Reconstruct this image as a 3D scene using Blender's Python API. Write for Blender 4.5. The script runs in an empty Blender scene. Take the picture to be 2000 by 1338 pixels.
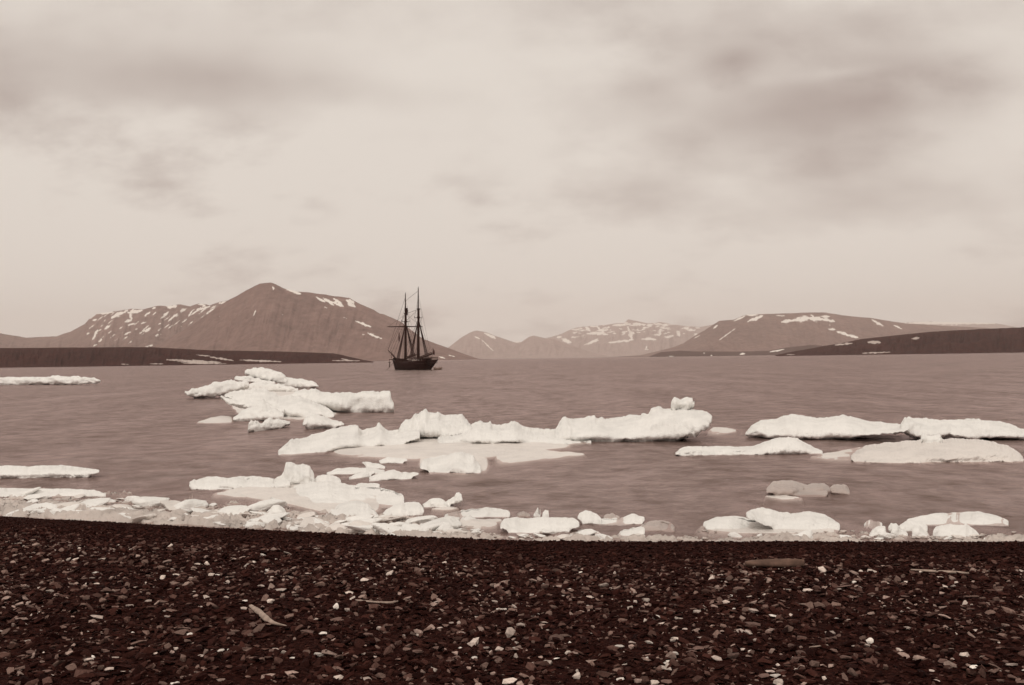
import bpy, bmesh, math, random
import numpy as np
from mathutils import Vector, Matrix

random.seed(7)
rng = np.random.default_rng(11)
scene = bpy.context.scene
COL = scene.collection

# ------------------------------------------------------------------ camera
H = 2.9                       # eye height above the water
F = 1812.0                    # focal length in photograph pixels (2000 wide)
CX, CY = 1000.0, 669.0
HOR_Y, HOR_SLOPE = 700.0, -0.0143
PITCH = math.atan((HOR_Y - CY) / F)
ROLL = math.atan(-HOR_SLOPE)
_f = Vector((0, math.cos(PITCH), math.sin(PITCH)))
_u0 = Vector((0, -math.sin(PITCH), math.cos(PITCH)))
_r0 = Vector((1, 0, 0))
_r = _r0 * math.cos(ROLL) - _u0 * math.sin(ROLL)
_u = _u0 * math.cos(ROLL) + _r0 * math.sin(ROLL)
cam_data = bpy.data.cameras.new('camera')
cam = bpy.data.objects.new('camera', cam_data)
COL.objects.link(cam)
cam.matrix_world = Matrix(((_r.x, _u.x, -_f.x, 0), (_r.y, _u.y, -_f.y, 0),
                           (_r.z, _u.z, -_f.z, H), (0, 0, 0, 1)))
cam_data.sensor_width = 36.0
cam_data.lens = 36.0 * F / 2000.0
cam_data.clip_start = 0.1
cam_data.clip_end = 60000.0
scene.camera = cam

def ray(px, py):
    return _f + _r * ((px - CX) / F) - _u * ((py - CY) / F)

def on_plane(px, py, z=0.0):
    d = ray(px, py)
    t = (z - H) / d.z
    return Vector((0, 0, H)) + d * t

def at_depth(px, py, Y):
    d = ray(px, py)
    return Vector((0, 0, H)) + d * (Y / d.y)

def project(P):
    """world points (n,3) -> photograph pixels"""
    Q = P - np.array([0, 0, H])
    xr = Q @ np.array(_r); yu = Q @ np.array(_u); zf = Q @ np.array(_f)
    return CX + F * xr / zf, CY - F * yu / zf

# ------------------------------------------------------------------ world
world = bpy.data.worlds.new('World')
scene.world = world
world.use_nodes = True
SUN_EL, SUN_AZ = math.radians(48), math.radians(205)   # azimuth clockwise from +Y
wt = world.node_tree
wt.nodes.clear()
def N(t, kind, **kw):
    n = t.nodes.new(kind)
    for k, v in kw.items():
        setattr(n, k, v)
    return n
def val(node, **kw):
    for k, v in kw.items():
        node.inputs[k.replace('_', ' ')].default_value = v
def math_node(t, op, a, b=None, c=None, clamp=False):
    n = N(t, 'ShaderNodeMath', operation=op, use_clamp=clamp)
    for i, x in enumerate((a, b, c)):
        if x is None: continue
        if isinstance(x, (int, float)): n.inputs[i].default_value = x
        else: t.links.new(x, n.inputs[i])
    return n.outputs[0]
def mixcol(t, fac, a, b, blend='MIX'):
    n = N(t, 'ShaderNodeMix', data_type='RGBA', blend_type=blend)
    for i, x in ((0, fac), (6, a), (7, b)):
        if isinstance(x, (int, float)): n.inputs[i].default_value = x
        elif isinstance(x, tuple): n.inputs[i].default_value = x if len(x) == 4 else (*x, 1)
        else: t.links.new(x, n.inputs[i])
    return n.outputs[2]
def noise(t, vec, scale, detail=4, rough=0.55, dist=0.0):
    n = N(t, 'ShaderNodeTexNoise')
    n.inputs['Scale'].default_value = scale
    n.inputs['Detail'].default_value = detail
    n.inputs['Roughness'].default_value = rough
    n.inputs['Distortion'].default_value = dist
    if vec is not None: t.links.new(vec, n.inputs['Vector'])
    return n.outputs['Fac']
def maprange(t, v, a, b, c=0.0, d=1.0, smooth=False):
    n = N(t, 'ShaderNodeMapRange', interpolation_type='SMOOTHSTEP' if smooth else 'LINEAR')
    t.links.new(v, n.inputs['Value'])
    for i, x in enumerate((a, b, c, d)):
        n.inputs[i + 1].default_value = x
    return n.outputs[0]

def build_world():
    t = wt
    out = N(t, 'ShaderNodeOutputWorld')
    bg = N(t, 'ShaderNodeBackground')
    bg.inputs['Strength'].default_value = 0.1
    sky = N(t, 'ShaderNodeTexSky', sky_type='NISHITA')
    sky.sun_disc = False
    sky.sun_elevation = SUN_EL
    sky.sun_rotation = SUN_AZ
    bw = N(t, 'ShaderNodeRGBToBW'); t.links.new(sky.outputs[0], bw.inputs[0])
    clear = mixcol(t, 1.0, bw.outputs[0], (1.0, 0.9, 0.82), 'MULTIPLY')
    tc = N(t, 'ShaderNodeTexCoord')
    sep = N(t, 'ShaderNodeSeparateXYZ'); t.links.new(tc.outputs['Generated'], sep.inputs[0])
    den = math_node(t, 'ADD', math_node(t, 'MAXIMUM', sep.outputs[2], 0.0), 0.42)
    cx = math_node(t, 'DIVIDE', sep.outputs[0], den)
    cy = math_node(t, 'DIVIDE', sep.outputs[1], den)
    cmb = N(t, 'ShaderNodeCombineXYZ')
    t.links.new(cx, cmb.inputs[0]); t.links.new(cy, cmb.inputs[1])
    mp = N(t, 'ShaderNodeMapping'); t.links.new(cmb.outputs[0], mp.inputs[0])
    mp.inputs['Location'].default_value = (3.1, 1.7, 0.4)
    mp.inputs['Rotation'].default_value = (0, 0, 0.12)
    mp.inputs['Scale'].default_value = (1.5, 1.9, 1)
    n1 = noise(t, mp.outputs[0], 1.2, 4, 0.5)
    n2 = noise(t, mp.outputs[0], 3.0, 6, 0.6)
    cov = math_node(t, 'ADD', math_node(t, 'MULTIPLY', n1, 0.72), math_node(t, 'MULTIPLY', n2, 0.28))
    # heavier banks of cloud in the sky, broken up by the same noise
    wob = math_node(t, 'ADD', math_node(t, 'MULTIPLY_ADD', n2, 3.2, -1.6), math_node(t, 'MULTIPLY_ADD', n1, 2.2, -1.1))
    dark = None
    for (px, py, sx, sy, amp) in ((1660, 200, 230, 60, 0.24), (1430, 120, 80, 36, 0.20), (1780, 130, 120, 34, 0.12), (430, 150, 300, 60, 0.16), (950, 180, 220, 40, 0.08), (1270, 170, 60, 50, 0.06),
                                  (1650, 400, 350, 50, 0.07), (1180, 110, 110, 55, -0.10), (830, 140, 120, 40, -0.06), (280, 255, 280, 50, -0.12), (320, 340, 300, 70, -0.12), (500, 470, 700, 150, -0.17), (1400, 560, 900, 80, -0.15), (1650, 140, 120, 14, -0.08)):
        d0 = ray(px, py).normalized()
        sub = N(t, 'ShaderNodeVectorMath', operation='SUBTRACT')
        t.links.new(tc.outputs['Generated'], sub.inputs[0]); sub.inputs[1].default_value = d0
        mul = N(t, 'ShaderNodeVectorMath', operation='MULTIPLY')
        t.links.new(sub.outputs[0], mul.inputs[0]); mul.inputs[1].default_value = (F / sx, 1.0, F / sy)
        ln = N(t, 'ShaderNodeVectorMath', operation='LENGTH'); t.links.new(mul.outputs[0], ln.inputs[0])
        r = math_node(t, 'ADD', ln.outputs['Value'], wob)
        b = maprange(t, r, 1.6, -0.5, 0.0, amp, True)
        dark = b if dark is None else math_node(t, 'ADD', dark, b)
    tot = math_node(t, 'ADD', cov, dark)
    fac = maprange(t, tot, 0.41, 0.80, 0, 1, True)
    cloud = mixcol(t, fac, (8.15, 7.45, 6.75), (4.0, 3.2, 2.9))
    colr = mixcol(t, 0.93, clear, cloud)
    t.links.new(colr, bg.inputs['Color'])
    t.links.new(bg.outputs[0], out.inputs['Surface'])
build_world()
world.cycles.sampling_method = 'MANUAL'
world.cycles.sample_map_resolution = 256

sun_d = bpy.data.lights.new('sun', 'SUN')
sun_d.energy = 1.1
sun_d.angle = math.radians(14)
sun_d.color = (1.0, 0.95, 0.88)
sun = bpy.data.objects.new('sun', sun_d)
COL.objects.link(sun)
_sd = Vector((math.sin(SUN_AZ) * math.cos(SUN_EL), math.cos(SUN_AZ) * math.cos(SUN_EL), math.sin(SUN_EL)))
sun.rotation_euler = _sd.to_track_quat('Z', 'Y').to_euler()
sun.location = (0, 0, 60)

vs = scene.view_settings
vs.view_transform = 'Standard'; vs.look = 'None'; vs.exposure = 0.0; vs.gamma = 1.0
vs.use_curve_mapping = False
scene.render.engine = 'CYCLES'
scene.cycles.volume_bounces = 1
scene.cycles.transparent_max_bounces = 8
scene.cycles.max_bounces = 4
scene.cycles.diffuse_bounces = 2
scene.cycles.glossy_bounces = 2

# ------------------------------------------------------------------ helpers
def vnoise(P, seed=0):
    """vectorised 3-D value noise in -1..1"""
    P = np.asarray(P, float)
    I = np.floor(P).astype(np.int64); f = P - I
    f = f * f * f * (f * (f * 6 - 15) + 10)
    def hsh(i, j, k):
        n = (i * 374761393 + j * 668265263 + k * 2147483647 + seed * 974634777) & 0xFFFFFFFF
        n = ((n ^ (n >> 13)) * 1274126177) & 0xFFFFFFFF
        n = (n ^ (n >> 16)) & 0xFFFFFFFF
        n = (n * 2246822519) & 0xFFFFFFFF
        n = n ^ (n >> 15)
        return (n & 0xFFFF) / 32767.5 - 1.0
    x, y, z = I[..., 0], I[..., 1], I[..., 2]
    fx, fy, fz = f[..., 0], f[..., 1], f[..., 2]
    r = 0
    for a in (0, 1):
        for b in (0, 1):
            for c in (0, 1):
                w = (fx if a else 1 - fx) * (fy if b else 1 - fy) * (fz if c else 1 - fz)
                r = r + w * hsh(x + a, y + b, z + c)
    return r
def fbm(P, oct=4, seed=0, gain=0.5):
    P = np.asarray(P, float); r = 0; a = 1.0; s = 0
    for o in range(oct):
        r = r + a * vnoise(P * (2 ** o) + o * 17.3, seed + o); s += a; a *= gain
    return r / s

def mesh_obj(name, V, Fc, mat=None, parent=None, smooth=True):
    me = bpy.data.meshes.new(name)
    if isinstance(V, np.ndarray): V = V.tolist()
    if isinstance(Fc, np.ndarray): Fc = Fc.tolist()
    me.from_pydata(V, [], Fc)
    if smooth: me.polygons.foreach_set('use_smooth', [True] * len(me.polygons))
    if mat: me.materials.append(mat)
    me.update()
    o = bpy.data.objects.new(name, me)
    COL.objects.link(o)
    if parent: o.parent = parent
    return o
def tag(o, label=None, cat=None, group=None, kind=None):
    if label: o['label'] = label
    if cat: o['category'] = cat
    if group: o['group'] = group
    if kind: o['kind'] = kind
    return o
def empty(name, loc=(0, 0, 0), rz=0.0):
    o = bpy.data.objects.new(name, None); COL.objects.link(o)
    o.location = loc; o.rotation_euler = (0, 0, rz)
    o.empty_display_size = 0.3
    return o
def grid_faces(nu, nv, wrap_v=False):
    i = np.arange(nu - 1)[:, None]
    j = np.arange(nv if wrap_v else nv - 1)[None, :]
    j2 = (j + 1) % nv
    a = i * nv + j; b = (i + 1) * nv + j; c = (i + 1) * nv + j2; d = i * nv + j2
    return np.stack([a, b, c, d], -1).reshape(-1, 4)

# ------------------------------------------------------------------ materials
def principled(name, rough=0.8, spec=0.3):
    m = bpy.data.materials.new(name); m.use_nodes = True
    t = m.node_tree; p = t.nodes['Principled BSDF']
    p.inputs['Roughness'].default_value = rough
    p.inputs['Specular IOR Level'].default_value = spec
    return m, t, p
def add_bump(t, p, height, strength, dist):
    b = N(t, 'ShaderNodeBump'); b.inputs['Strength'].default_value = strength
    b.inputs['Distance'].default_value = dist
    t.links.new(height, b.inputs['Height']); t.links.new(b.outputs[0], p.inputs['Normal'])
    return b
def pos(t):
    return N(t, 'ShaderNodeNewGeometry').outputs['Position']
def objco(t):
    return N(t, 'ShaderNodeTexCoord').outputs['Object']

def plain(name, col, rough=0.8, var=0.25, scale=3.0, spec=0.3):
    m, t, p = principled(name, rough, spec)
    n = noise(t, objco(t), scale, 5)
    c = mixcol(t, maprange(t, n, 0.3, 0.7), tuple(x * (1 - var) for x in col), tuple(min(1, x * (1 + var)) for x in col))
    t.links.new(c, p.inputs['Base Color'])
    add_bump(t, p, n, 0.3, 0.02)
    return m

def mountain_mat(name, rock, rock2, scale=1.0, snow=(0.86, 0.80, 0.74)):
    m, t, p = principled(name, 0.95, 0.1)
    ps = pos(t)
    n1 = noise(t, ps, 0.016 * scale, 8, 0.72)
    n2 = noise(t, ps, 0.0018 * scale, 5, 0.6)
    gm = N(t, 'ShaderNodeMapping'); t.links.new(ps, gm.inputs[0])
    gm.inputs['Scale'].default_value = (0.018 * scale, 0.0015 * scale, 0.005 * scale); gm.inputs['Rotation'].default_value = (0, 0.5, 0)
    n5 = noise(t, gm.outputs[0], 1.0, 7, 0.7, 0.4)
    k = math_node(t, 'ADD', math_node(t, 'MULTIPLY', n1, 0.5), math_node(t, 'MULTIPLY', n2, 0.2))
    k = math_node(t, 'ADD', k, math_node(t, 'MULTIPLY', n5, 0.3))
    rc = mixcol(t, maprange(t, k, 0.35, 0.65), rock, rock2)
    at = N(t, 'ShaderNodeAttribute', attribute_name='snow')
    n3 = noise(t, ps, 0.03 * scale, 6, 0.7)
    s = math_node(t, 'ADD', at.outputs['Fac'], math_node(t, 'MULTIPLY_ADD', n3, 0.9, -0.45))
    sf = maprange(t, s, 0.33, 0.66, 0, 1, True)
    c = mixcol(t, sf, rc, snow)
    t.links.new(c, p.inputs['Base Color'])
    add_bump(t, p, n1, 0.5, 10 / scale)
    return m

def ice_mat(name, col, dark=0.9, rough=0.55):
    m, t, p = principled(name, rough, 0.35)
    ps = pos(t)
    n1 = noise(t, ps, 1.6, 4, 0.6)
    n2 = noise(t, ps, 9.0, 3, 0.65)
    n0 = noise(t, ps, 0.5, 3, 0.6)
    c = mixcol(t, maprange(t, math_node(t, 'ADD', math_node(t, 'MULTIPLY', n1, 0.5), math_node(t, 'MULTIPLY', n0, 0.5)), 0.36, 0.56), tuple(x * dark for x in col), col)
    t.links.new(c, p.inputs['Base Color'])
    h = math_node(t, 'ADD', n1, math_node(t, 'MULTIPLY', n2, 0.35))
    add_bump(t, p, h, 0.75, 0.14)
    return m

def stone_attr_mat(name):
    m, t, p = principled(name, 0.9, 0.06)
    at = N(t, 'ShaderNodeAttribute', attribute_name='tint')
    n = noise(t, pos(t), 60, 5, 0.65)
    k = maprange(t, n, 0.3, 0.7, 0.65, 1.3)
    c = mixcol(t, 1.0, at.outputs['Color'], k, 'MULTIPLY')
    t.links.new(c, p.inputs['Base Color'])
    add_bump(t, p, n, 0.5, 0.004)
    return m
def stone_mat(name, col):
    m, t, p = principled(name, 0.85, 0.1)
    oi = N(t, 'ShaderNodeObjectInfo')
    n = noise(t, pos(t), 45, 6, 0.7)
    k = math_node(t, 'MULTIPLY', maprange(t, n, 0.28, 0.72, 0.6, 1.3), math_node(t, 'MULTIPLY_ADD', oi.outputs['Random'], 0.6, 0.7))
    c = mixcol(t, 1.0, col, k, 'MULTIPLY')
    t.links.new(c, p.inputs['Base Color'])
    add_bump(t, p, n, 0.5, 0.006)
    return m

M = {}
M['ice'] = ice_mat('glacier_ice', (0.89, 0.87, 0.835), 0.86)
M['wet_ice'] = ice_mat('waterlogged_ice', (0.80, 0.74, 0.69), 0.85, 0.3)
M['drowned'] = ice_mat('drowned_ice', (0.50, 0.41, 0.37), 0.75, 0.3)
M['slush'] = ice_mat('grey_slush', (0.62, 0.54, 0.49), 0.72, 0.35)
M['stone_pale'] = stone_mat('pale_stone', (0.50, 0.40, 0.35))
M['stone_bright'] = stone_mat('quartz_stone', (0.78, 0.70, 0.63))
M['stone_mid'] = stone_mat('brown_stone', (0.16, 0.098, 0.082))
M['stone_dark'] = stone_mat('slate_stone', (0.050, 0.019, 0.0145))
M['pebble'] = stone_attr_mat('shingle')
M['driftwood'] = plain('weathered_driftwood', (0.36, 0.27, 0.22), 0.8, 0.35, 14)
M['driftwood_dark'] = plain('damp_driftwood', (0.13, 0.075, 0.055), 0.85, 0.4, 10)
M['hull'] = plain('tarred_hull', (0.028, 0.011, 0.009), 0.55, 0.3, 2, 0.08)
M['spar'] = plain('dark_spar', (0.040, 0.018, 0.014), 0.6, 0.3, 2, 0.08)
M['rope'] = plain('tarred_rope', (0.040, 0.016, 0.013), 0.9, 0.2, 2)
M['sail'] = plain('furled_canvas', (0.10, 0.055, 0.045), 0.9, 0.3, 3)
M['deck'] = plain('deck_planks', (0.22, 0.15, 0.12), 0.8, 0.3, 3)
M['paint'] = plain('pale_paint', (0.55, 0.45, 0.40), 0.6, 0.15, 2)
M['flag'] = plain('dark_flag', (0.06, 0.025, 0.022), 0.9, 0.2, 2)

def beach_mat():
    m, t, p = principled('beach_gravel', 0.95, 0.03)
    ps = pos(t)
    v = N(t, 'ShaderNodeTexVoronoi'); v.inputs['Scale'].default_value = 38
    t.links.new(ps, v.inputs['Vector'])
    n = noise(t, ps, 2.0, 5)
    s = N(t, 'ShaderNodeSeparateColor'); t.links.new(v.outputs['Color'], s.inputs[0])
    k = math_node(t, 'POWER', s.outputs[0], 2.2)
    c = mixcol(t, k, (0.016, 0.004, 0.003), (0.045, 0.015, 0.011))
    t.links.new(c, p.inputs['Base Color'])
    h = math_node(t, 'SUBTRACT', 1.0, v.outputs['Distance'])
    add_bump(t, p, h, 0.8, 0.02)
    return m
M['beach'] = beach_mat()
m_, t_, p_ = principled('seabed_silt', 0.9, 0.1)
p_.inputs['Base Color'].default_value = (0.06, 0.03, 0.025, 1)
M['seabed'] = m_

def water_mat():
    m = bpy.data.materials.new('fjord_water'); m.use_nodes = True
    t = m.node_tree; t.nodes.clear()
    out = N(t, 'ShaderNodeOutputMaterial')
    ps = pos(t)
    mp = N(t, 'ShaderNodeMapping'); t.links.new(ps, mp.inputs[0])
    mp.inputs['Scale'].default_value = (0.55, 0.42, 1); mp.inputs['Rotation'].default_value = (0, 0, 0.0)
    n1 = noise(t, mp.outputs[0], 1.0, 4, 0.6)
    mp2 = N(t, 'ShaderNodeMapping'); t.links.new(ps, mp2.inputs[0])
    mp2.inputs['Scale'].default_value = (0.05, 0.035, 1)
    n2 = noise(t, mp2.outputs[0], 1.0, 3, 0.6)
    h = math_node(t, 'ADD', math_node(t, 'MULTIPLY', n1, 0.55), math_node(t, 'MULTIPLY', n2, 1.0))
    b = N(t, 'ShaderNodeBump'); b.inputs['Strength'].default_value = 0.8; b.inputs['Distance'].default_value = 0.7
    t.links.new(h, b.inputs['Height'])
    gl = N(t, 'ShaderNodeBsdfGlossy'); gl.inputs['Roughness'].default_value = 0.22
    gl.inputs['Color'].default_value = (0.98, 0.81, 0.79, 1)
    t.links.new(b.outputs[0], gl.inputs['Normal'])
    df = N(t, 'ShaderNodeBsdfDiffuse'); df.inputs['Color'].default_value = (0.50, 0.345, 0.29, 1)
    tr = N(t, 'ShaderNodeBsdfTransparent')
    # body: silty water, part clear, part scattering
    mb = N(t, 'ShaderNodeMixShader'); mb.inputs[0].default_value = 0.24
    t.links.new(tr.outputs[0], mb.inputs[1]); t.links.new(df.outputs[0], mb.inputs[2])
    fr = N(t, 'ShaderNodeFresnel'); fr.inputs['IOR'].default_value = 1.33
    t.links.new(b.outputs[0], fr.inputs['Normal'])
    mp3 = N(t, 'ShaderNodeMapping'); t.links.new(ps, mp3.inputs[0])
    mp3.inputs['Scale'].default_value = (1.0, 0.9, 1); mp3.inputs['Rotation'].default_value = (0, 0, 0.0)
    n3 = noise(t, mp3.outputs[0], 1.0, 7, 0.74)
    mp4 = N(t, 'ShaderNodeMapping'); t.links.new(ps, mp4.inputs[0])
    mp4.inputs['Scale'].default_value = (0.22, 0.05, 1)
    n4 = noise(t, mp4.outputs[0], 1.0, 4, 0.65)
    ruffle = math_node(t, 'ADD', math_node(t, 'MULTIPLY_ADD', n3, 0.95, -0.475), math_node(t, 'MULTIPLY_ADD', n4, 0.40, -0.20))
    fac = math_node(t, 'ADD', maprange(t, fr.outputs[0], 0.0, 0.9, 0.20, 0.385), ruffle, clamp=True)
    ms = N(t, 'ShaderNodeMixShader'); t.links.new(fac, ms.inputs[0])
    t.links.new(mb.outputs[0], ms.inputs[1]); t.links.new(gl.outputs[0], ms.inputs[2])
    t.links.new(ms.outputs[0], out.inputs['Surface'])
    va = N(t, 'ShaderNodeVolumeAbsorption'); va.inputs['Density'].default_value = 2.6
    va.inputs['Color'].default_value = (0.22, 0.18, 0.165, 1)
    t.links.new(va.outputs[0], out.inputs['Volume'])
    return m
M['water'] = water_mat()

# ------------------------------------------------------------------ ground: beach and seabed
CREST_Z = 0.42
_cp = [(-400, 985), (0, 1001), (165, 1010), (400, 1022), (600, 1032), (850, 1042), (1000, 1048), (1250, 1050), (1850, 1050), (2000, 1050), (2400, 1050)]
_cw = [on_plane(a, b, CREST_Z) for a, b in _cp]
_cX = np.array([p.x for p in _cw]); _cY = np.array([p.y for p in _cw])
def crest(X):
    X = np.asarray(X, float)
    y = np.interp(X, _cX, _cY)
    y = np.where(X < _cX[0], _cY[0] + (X - _cX[0]) * -0.22, y)
    return np.where(X > _cX[-1], _cY[-1] + (X - _cX[-1]) * -0.05, y)
def ground_z(X, Y):
    X = np.asarray(X, float); Y = np.asarray(Y, float)
    t = Y - crest(X)
    up = CREST_Z + 0.062 * np.minimum(-t, 14) + 0.02 * np.maximum(-t - 14, 0)
    dn = CREST_Z - 0.42 * t - 0.10 * np.clip(t, 0, 1) ** 2
    z = np.where(t < 0, up, dn)
    # rounded crest
    w = 0.35
    z = z - 0.06 * np.exp(-(t / w) ** 2)
    P = np.stack([X * 0.7, Y * 0.7, np.zeros_like(X)], -1)
    z = z + 0.035 * fbm(P, 3, 5) * np.clip((-t - 0.3) / 2, 0, 1) + 0.010 * fbm(P * 5, 2, 9)
    return np.maximum(z, -2.3)
def axis(lo, fine_lo, fine_hi, hi, step, growth=1.25):
    a = list(np.arange(fine_lo, fine_hi + 1e-6, step))
    s = step
    while a[-1] < hi: s *= growth; a.append(a[-1] + s)
    s = step
    while a[0] > lo: s *= growth; a.insert(0, a[0] - s)
    return np.array(a)
gx = axis(-900, -16, 15, 900, 0.16); gy = axis(-600, 2, 19, 40, 0.12, 1.3)
GX, GY = np.meshgrid(gx, gy, indexing='ij')
V = np.stack([GX, GY, ground_z(GX, GY)], -1).reshape(-1, 3)
beach = mesh_obj('beach', V, grid_faces(len(gx), len(gy)), M['beach'])
tag(beach, kind='structure')
sb = mesh_obj('seabed', [(-14000, 15, -2.5), (14000, 15, -2.5), (14000, 19000, -2.5), (-14000, 19000, -2.5)], [(0, 1, 2, 3)], M['seabed'])
tag(sb, kind='structure')

# water: one closed body, sky-reflecting surface over absorbing depth
def box_mesh(name, x0, x1, y0, y1, z0, z1, mat):
    v = [(x0, y0, z0), (x1, y0, z0), (x1, y1, z0), (x0, y1, z0), (x0, y0, z1), (x1, y0, z1), (x1, y1, z1), (x0, y1, z1)]
    f = [(0, 3, 2, 1), (4, 5, 6, 7), (0, 1, 5, 4), (1, 2, 6, 5), (2, 3, 7, 6), (3, 0, 4, 7)]
    return mesh_obj(name, v, f, mat, smooth=False)
tag(box_mesh('water', -14500, 14500, 9.0, 19200, -3.2, 0.0, M['water']), kind='structure')

# ------------------------------------------------------------------ mountains
Z = {2: (0.325, 150, 520), 3: (0.265, 800, 560), 4: (0.315, 1250, 560), 5: (0.23, 340, 700), 6: (0.235, 530, 760), 7: (0.22, 980, 760), 8: (0.285, 1300, 780),
     11: (0.225, 150, 880), 12: (0.23, 500, 870), 13: (0.25, 850, 940), 14: (0.285, 1300, 930),
     15: (0.275, 150, 1010), 16: (0.3, 650, 1010), 17: (0.315, 1250, 1030), 0: (1, 0, 0)}
def zp(k, pts):
    s, ox, oy = Z[k]
    return [(x * s + ox, y * s + oy) for x, y in pts]

def mountain(name, ridge, D, Df, mat, strokes=(), seed=0, gully=0.10, rough=1.0, rows=90, back=1.35, power=1.15, step=1.6, skew=0.6):
    ridge = sorted(ridge)
    strokes = list(strokes)
    xs = np.arange(ridge[0][0], ridge[-1][0] + 0.1, step)
    ry = np.interp(xs, [p[0] for p in ridge], [p[1] for p in ridge])
    n = len(xs)
    top = np.array([tuple(at_depth(x, y, D)) for x, y in zip(xs, ry)])
    hz = np.maximum(top[:, 2], 1.0)
    hz = hz * (1 + 0.012 * rough * fbm(np.stack([xs * 0.09, xs * 0, xs * 0 + seed], -1), 4, seed))
    v = np.concatenate([np.linspace(0, 1, rows), 1 + np.linspace(0.06, 1, 14) * (back - 1)])
    dfn = Df * (1 + 0.05 * fbm(np.stack([xs * 0.012, xs * 0, xs * 0 + 3.3], -1), 3, seed + 50))
    d = np.where(v[None, :] <= 1, dfn[:, None] + (D - dfn[:, None]) * v[None, :], D + (D - Df) * 2.2 * (v[None, :] - 1) / (back - 1))
    s = np.where(v <= 1, v ** power, np.maximum(0, 1 - ((v - 1) / (back - 1)) ** 1.4))
    X = top[:, 0][:, None] * d / D
    zz = hz[:, None] * s[None, :]
    U = (xs[:, None] * 0.085 + (1 - v[None, :]) * skew) + 0 * d
    P = np.stack([U, v[None, :] * 1.2 + 0 * d, 0 * d + seed], -1)
    g = 1 - 2 * np.abs(fbm(P, 4, seed + 7))
    P2 = np.stack([X * 0.004, d * 0.004, 0 * d], -1)
    env = np.clip(v, 0, 1) * np.clip(1 - v, 0, 1) * 4
    zz = zz + hz[:, None] * env[None, :] * (gully * (g - 0.5) + 0.05 * rough * fbm(P2 * 2, 4, seed + 3))
    zz = zz - 3.0 * (v[None, :] < 0.5 / rows) - 4.0 * (v[None, :] > back - 1e-6)
    Vv = np.stack([X, d, zz], -1).reshape(-1, 3)
    o = mesh_obj(name, Vv, grid_faces(n, len(v)), mat)
    px, py = project(Vv)
    sn = np.zeros(len(Vv))
    rag = np.clip(1 + 1.1 * fbm(np.stack([px * 0.22, py * 0.45, px * 0], -1), 3, seed + 90), 0.25, 2.2)
    for (x0, y0, x1, y1, w) in strokes:
        dx, dy = x1 - x0, y1 - y0
        L2 = dx * dx + dy * dy + 1e-6
        tt = np.clip(((px - x0) * dx + (py - y0) * dy) / L2, 0, 1)
        dist = np.hypot(px - x0 - tt * dx, py - y0 - tt * dy)
        ww = w * 0.72 * (0.55 + 0.9 * np.sin(np.pi * np.clip(tt, 0.04, 0.96))) * rag
        sn = np.maximum(sn, np.clip(1 - dist / (2 * ww), 0, 1))
    fr = np.tile(v <= 1.05, n)
    sn = sn * fr
    a = o.data.attributes.new('snow', 'FLOAT', 'POINT')
    a.data.foreach_set('value', sn.astype(np.float32))
    tag(o, kind='structure')
    return o
def st(k, L):
    s, ox, oy = Z[k]
    return [(a * s + ox, b * s + oy, c * s + ox, d * s + oy, w * s) for a, b, c, d, w in L]

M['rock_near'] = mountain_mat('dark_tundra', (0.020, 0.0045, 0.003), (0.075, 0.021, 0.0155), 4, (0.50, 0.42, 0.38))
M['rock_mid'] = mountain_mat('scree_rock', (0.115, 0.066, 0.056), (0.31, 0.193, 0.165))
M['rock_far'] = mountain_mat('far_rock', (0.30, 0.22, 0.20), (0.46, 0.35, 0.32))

mountain('low_spit', zp(2, [(-1600, 470), (-900, 480), (-400, 492), (50, 488), (300, 486), (450, 487), (700, 500), (800, 505), (1250, 513), (1540, 523), (1600, 534), (1640, 545), (1720, 562), (1785, 574)]),
         1550, 1250, M['rock_near'], st(2, [(540, 562, 870, 578, 6), (600, 574, 850, 580, 5), (720, 532, 800, 540, 3), (800, 545, 940, 568, 5), (980, 564, 1230, 574, 5), (1535, 567, 1700, 568, 3), (1590, 556, 1640, 566, 4),
         (265, 588, 310, 590, 2.5), (440, 586, 520, 587, 2), (640, 583, 900, 586, 3)]), 3, 0.16, 0.9, rows=60)
mountain('mountain', zp(2, [(300, 560), (460, 488), (560, 430), (700, 350), (860, 235), (910, 205), (960, 180), (1040, 132), (1100, 105), (1160, 97), (1200, 110), (1250, 135), (1340, 155), (1400, 158), (1640, 192), (1700, 225), (1780, 260), (1820, 285), (1850, 290), (1950, 335)])
         + zp(3, [(0, 310), (100, 385), (280, 450), (400, 495), (500, 528), (560, 540), (600, 546)]),
         5600, 4300, M['rock_mid'], st(2, [(1178, 120, 1183, 142, 4), (1260, 140, 1345, 168, 7), (1300, 146, 1345, 166, 5), (1440, 186, 1490, 215, 7), (1480, 190, 1520, 222, 6), (1500, 200, 1545, 236, 9), (1545, 195, 1600, 240, 8), (1530, 212, 1590, 240, 7), (1620, 205, 1670, 243, 13), (1640, 202, 1665, 225, 9),
         (1470, 235, 1510, 255, 2), (1595, 305, 1625, 314, 2.5), (1675, 330, 1765, 364, 7), (1750, 402, 1830, 434, 6), (1715, 410, 1735, 416, 3), (1075, 265, 1060, 300, 3), (855, 300, 856, 302, 3), (1235, 288, 1236, 292, 2.5)])
         + st(3, [(215, 515, 260, 528, 5), (290, 505, 330, 515, 4), (425, 543, 480, 543, 3)]), 11, 0.035, 0.6, skew=3.0)
_tr = np.random.default_rng(8)
thin = []
for _ in range(60):
    x = _tr.uniform(60, 820); y = _tr.uniform(235 + max(0, 300 - x) * 0.2, 470 - max(0, x - 450) * 0.5); l = _tr.uniform(12, 55)
    thin.append((x, y, x + l * 0.8, y - l * 0.62, _tr.uniform(1.6, 3.2)))
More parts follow.
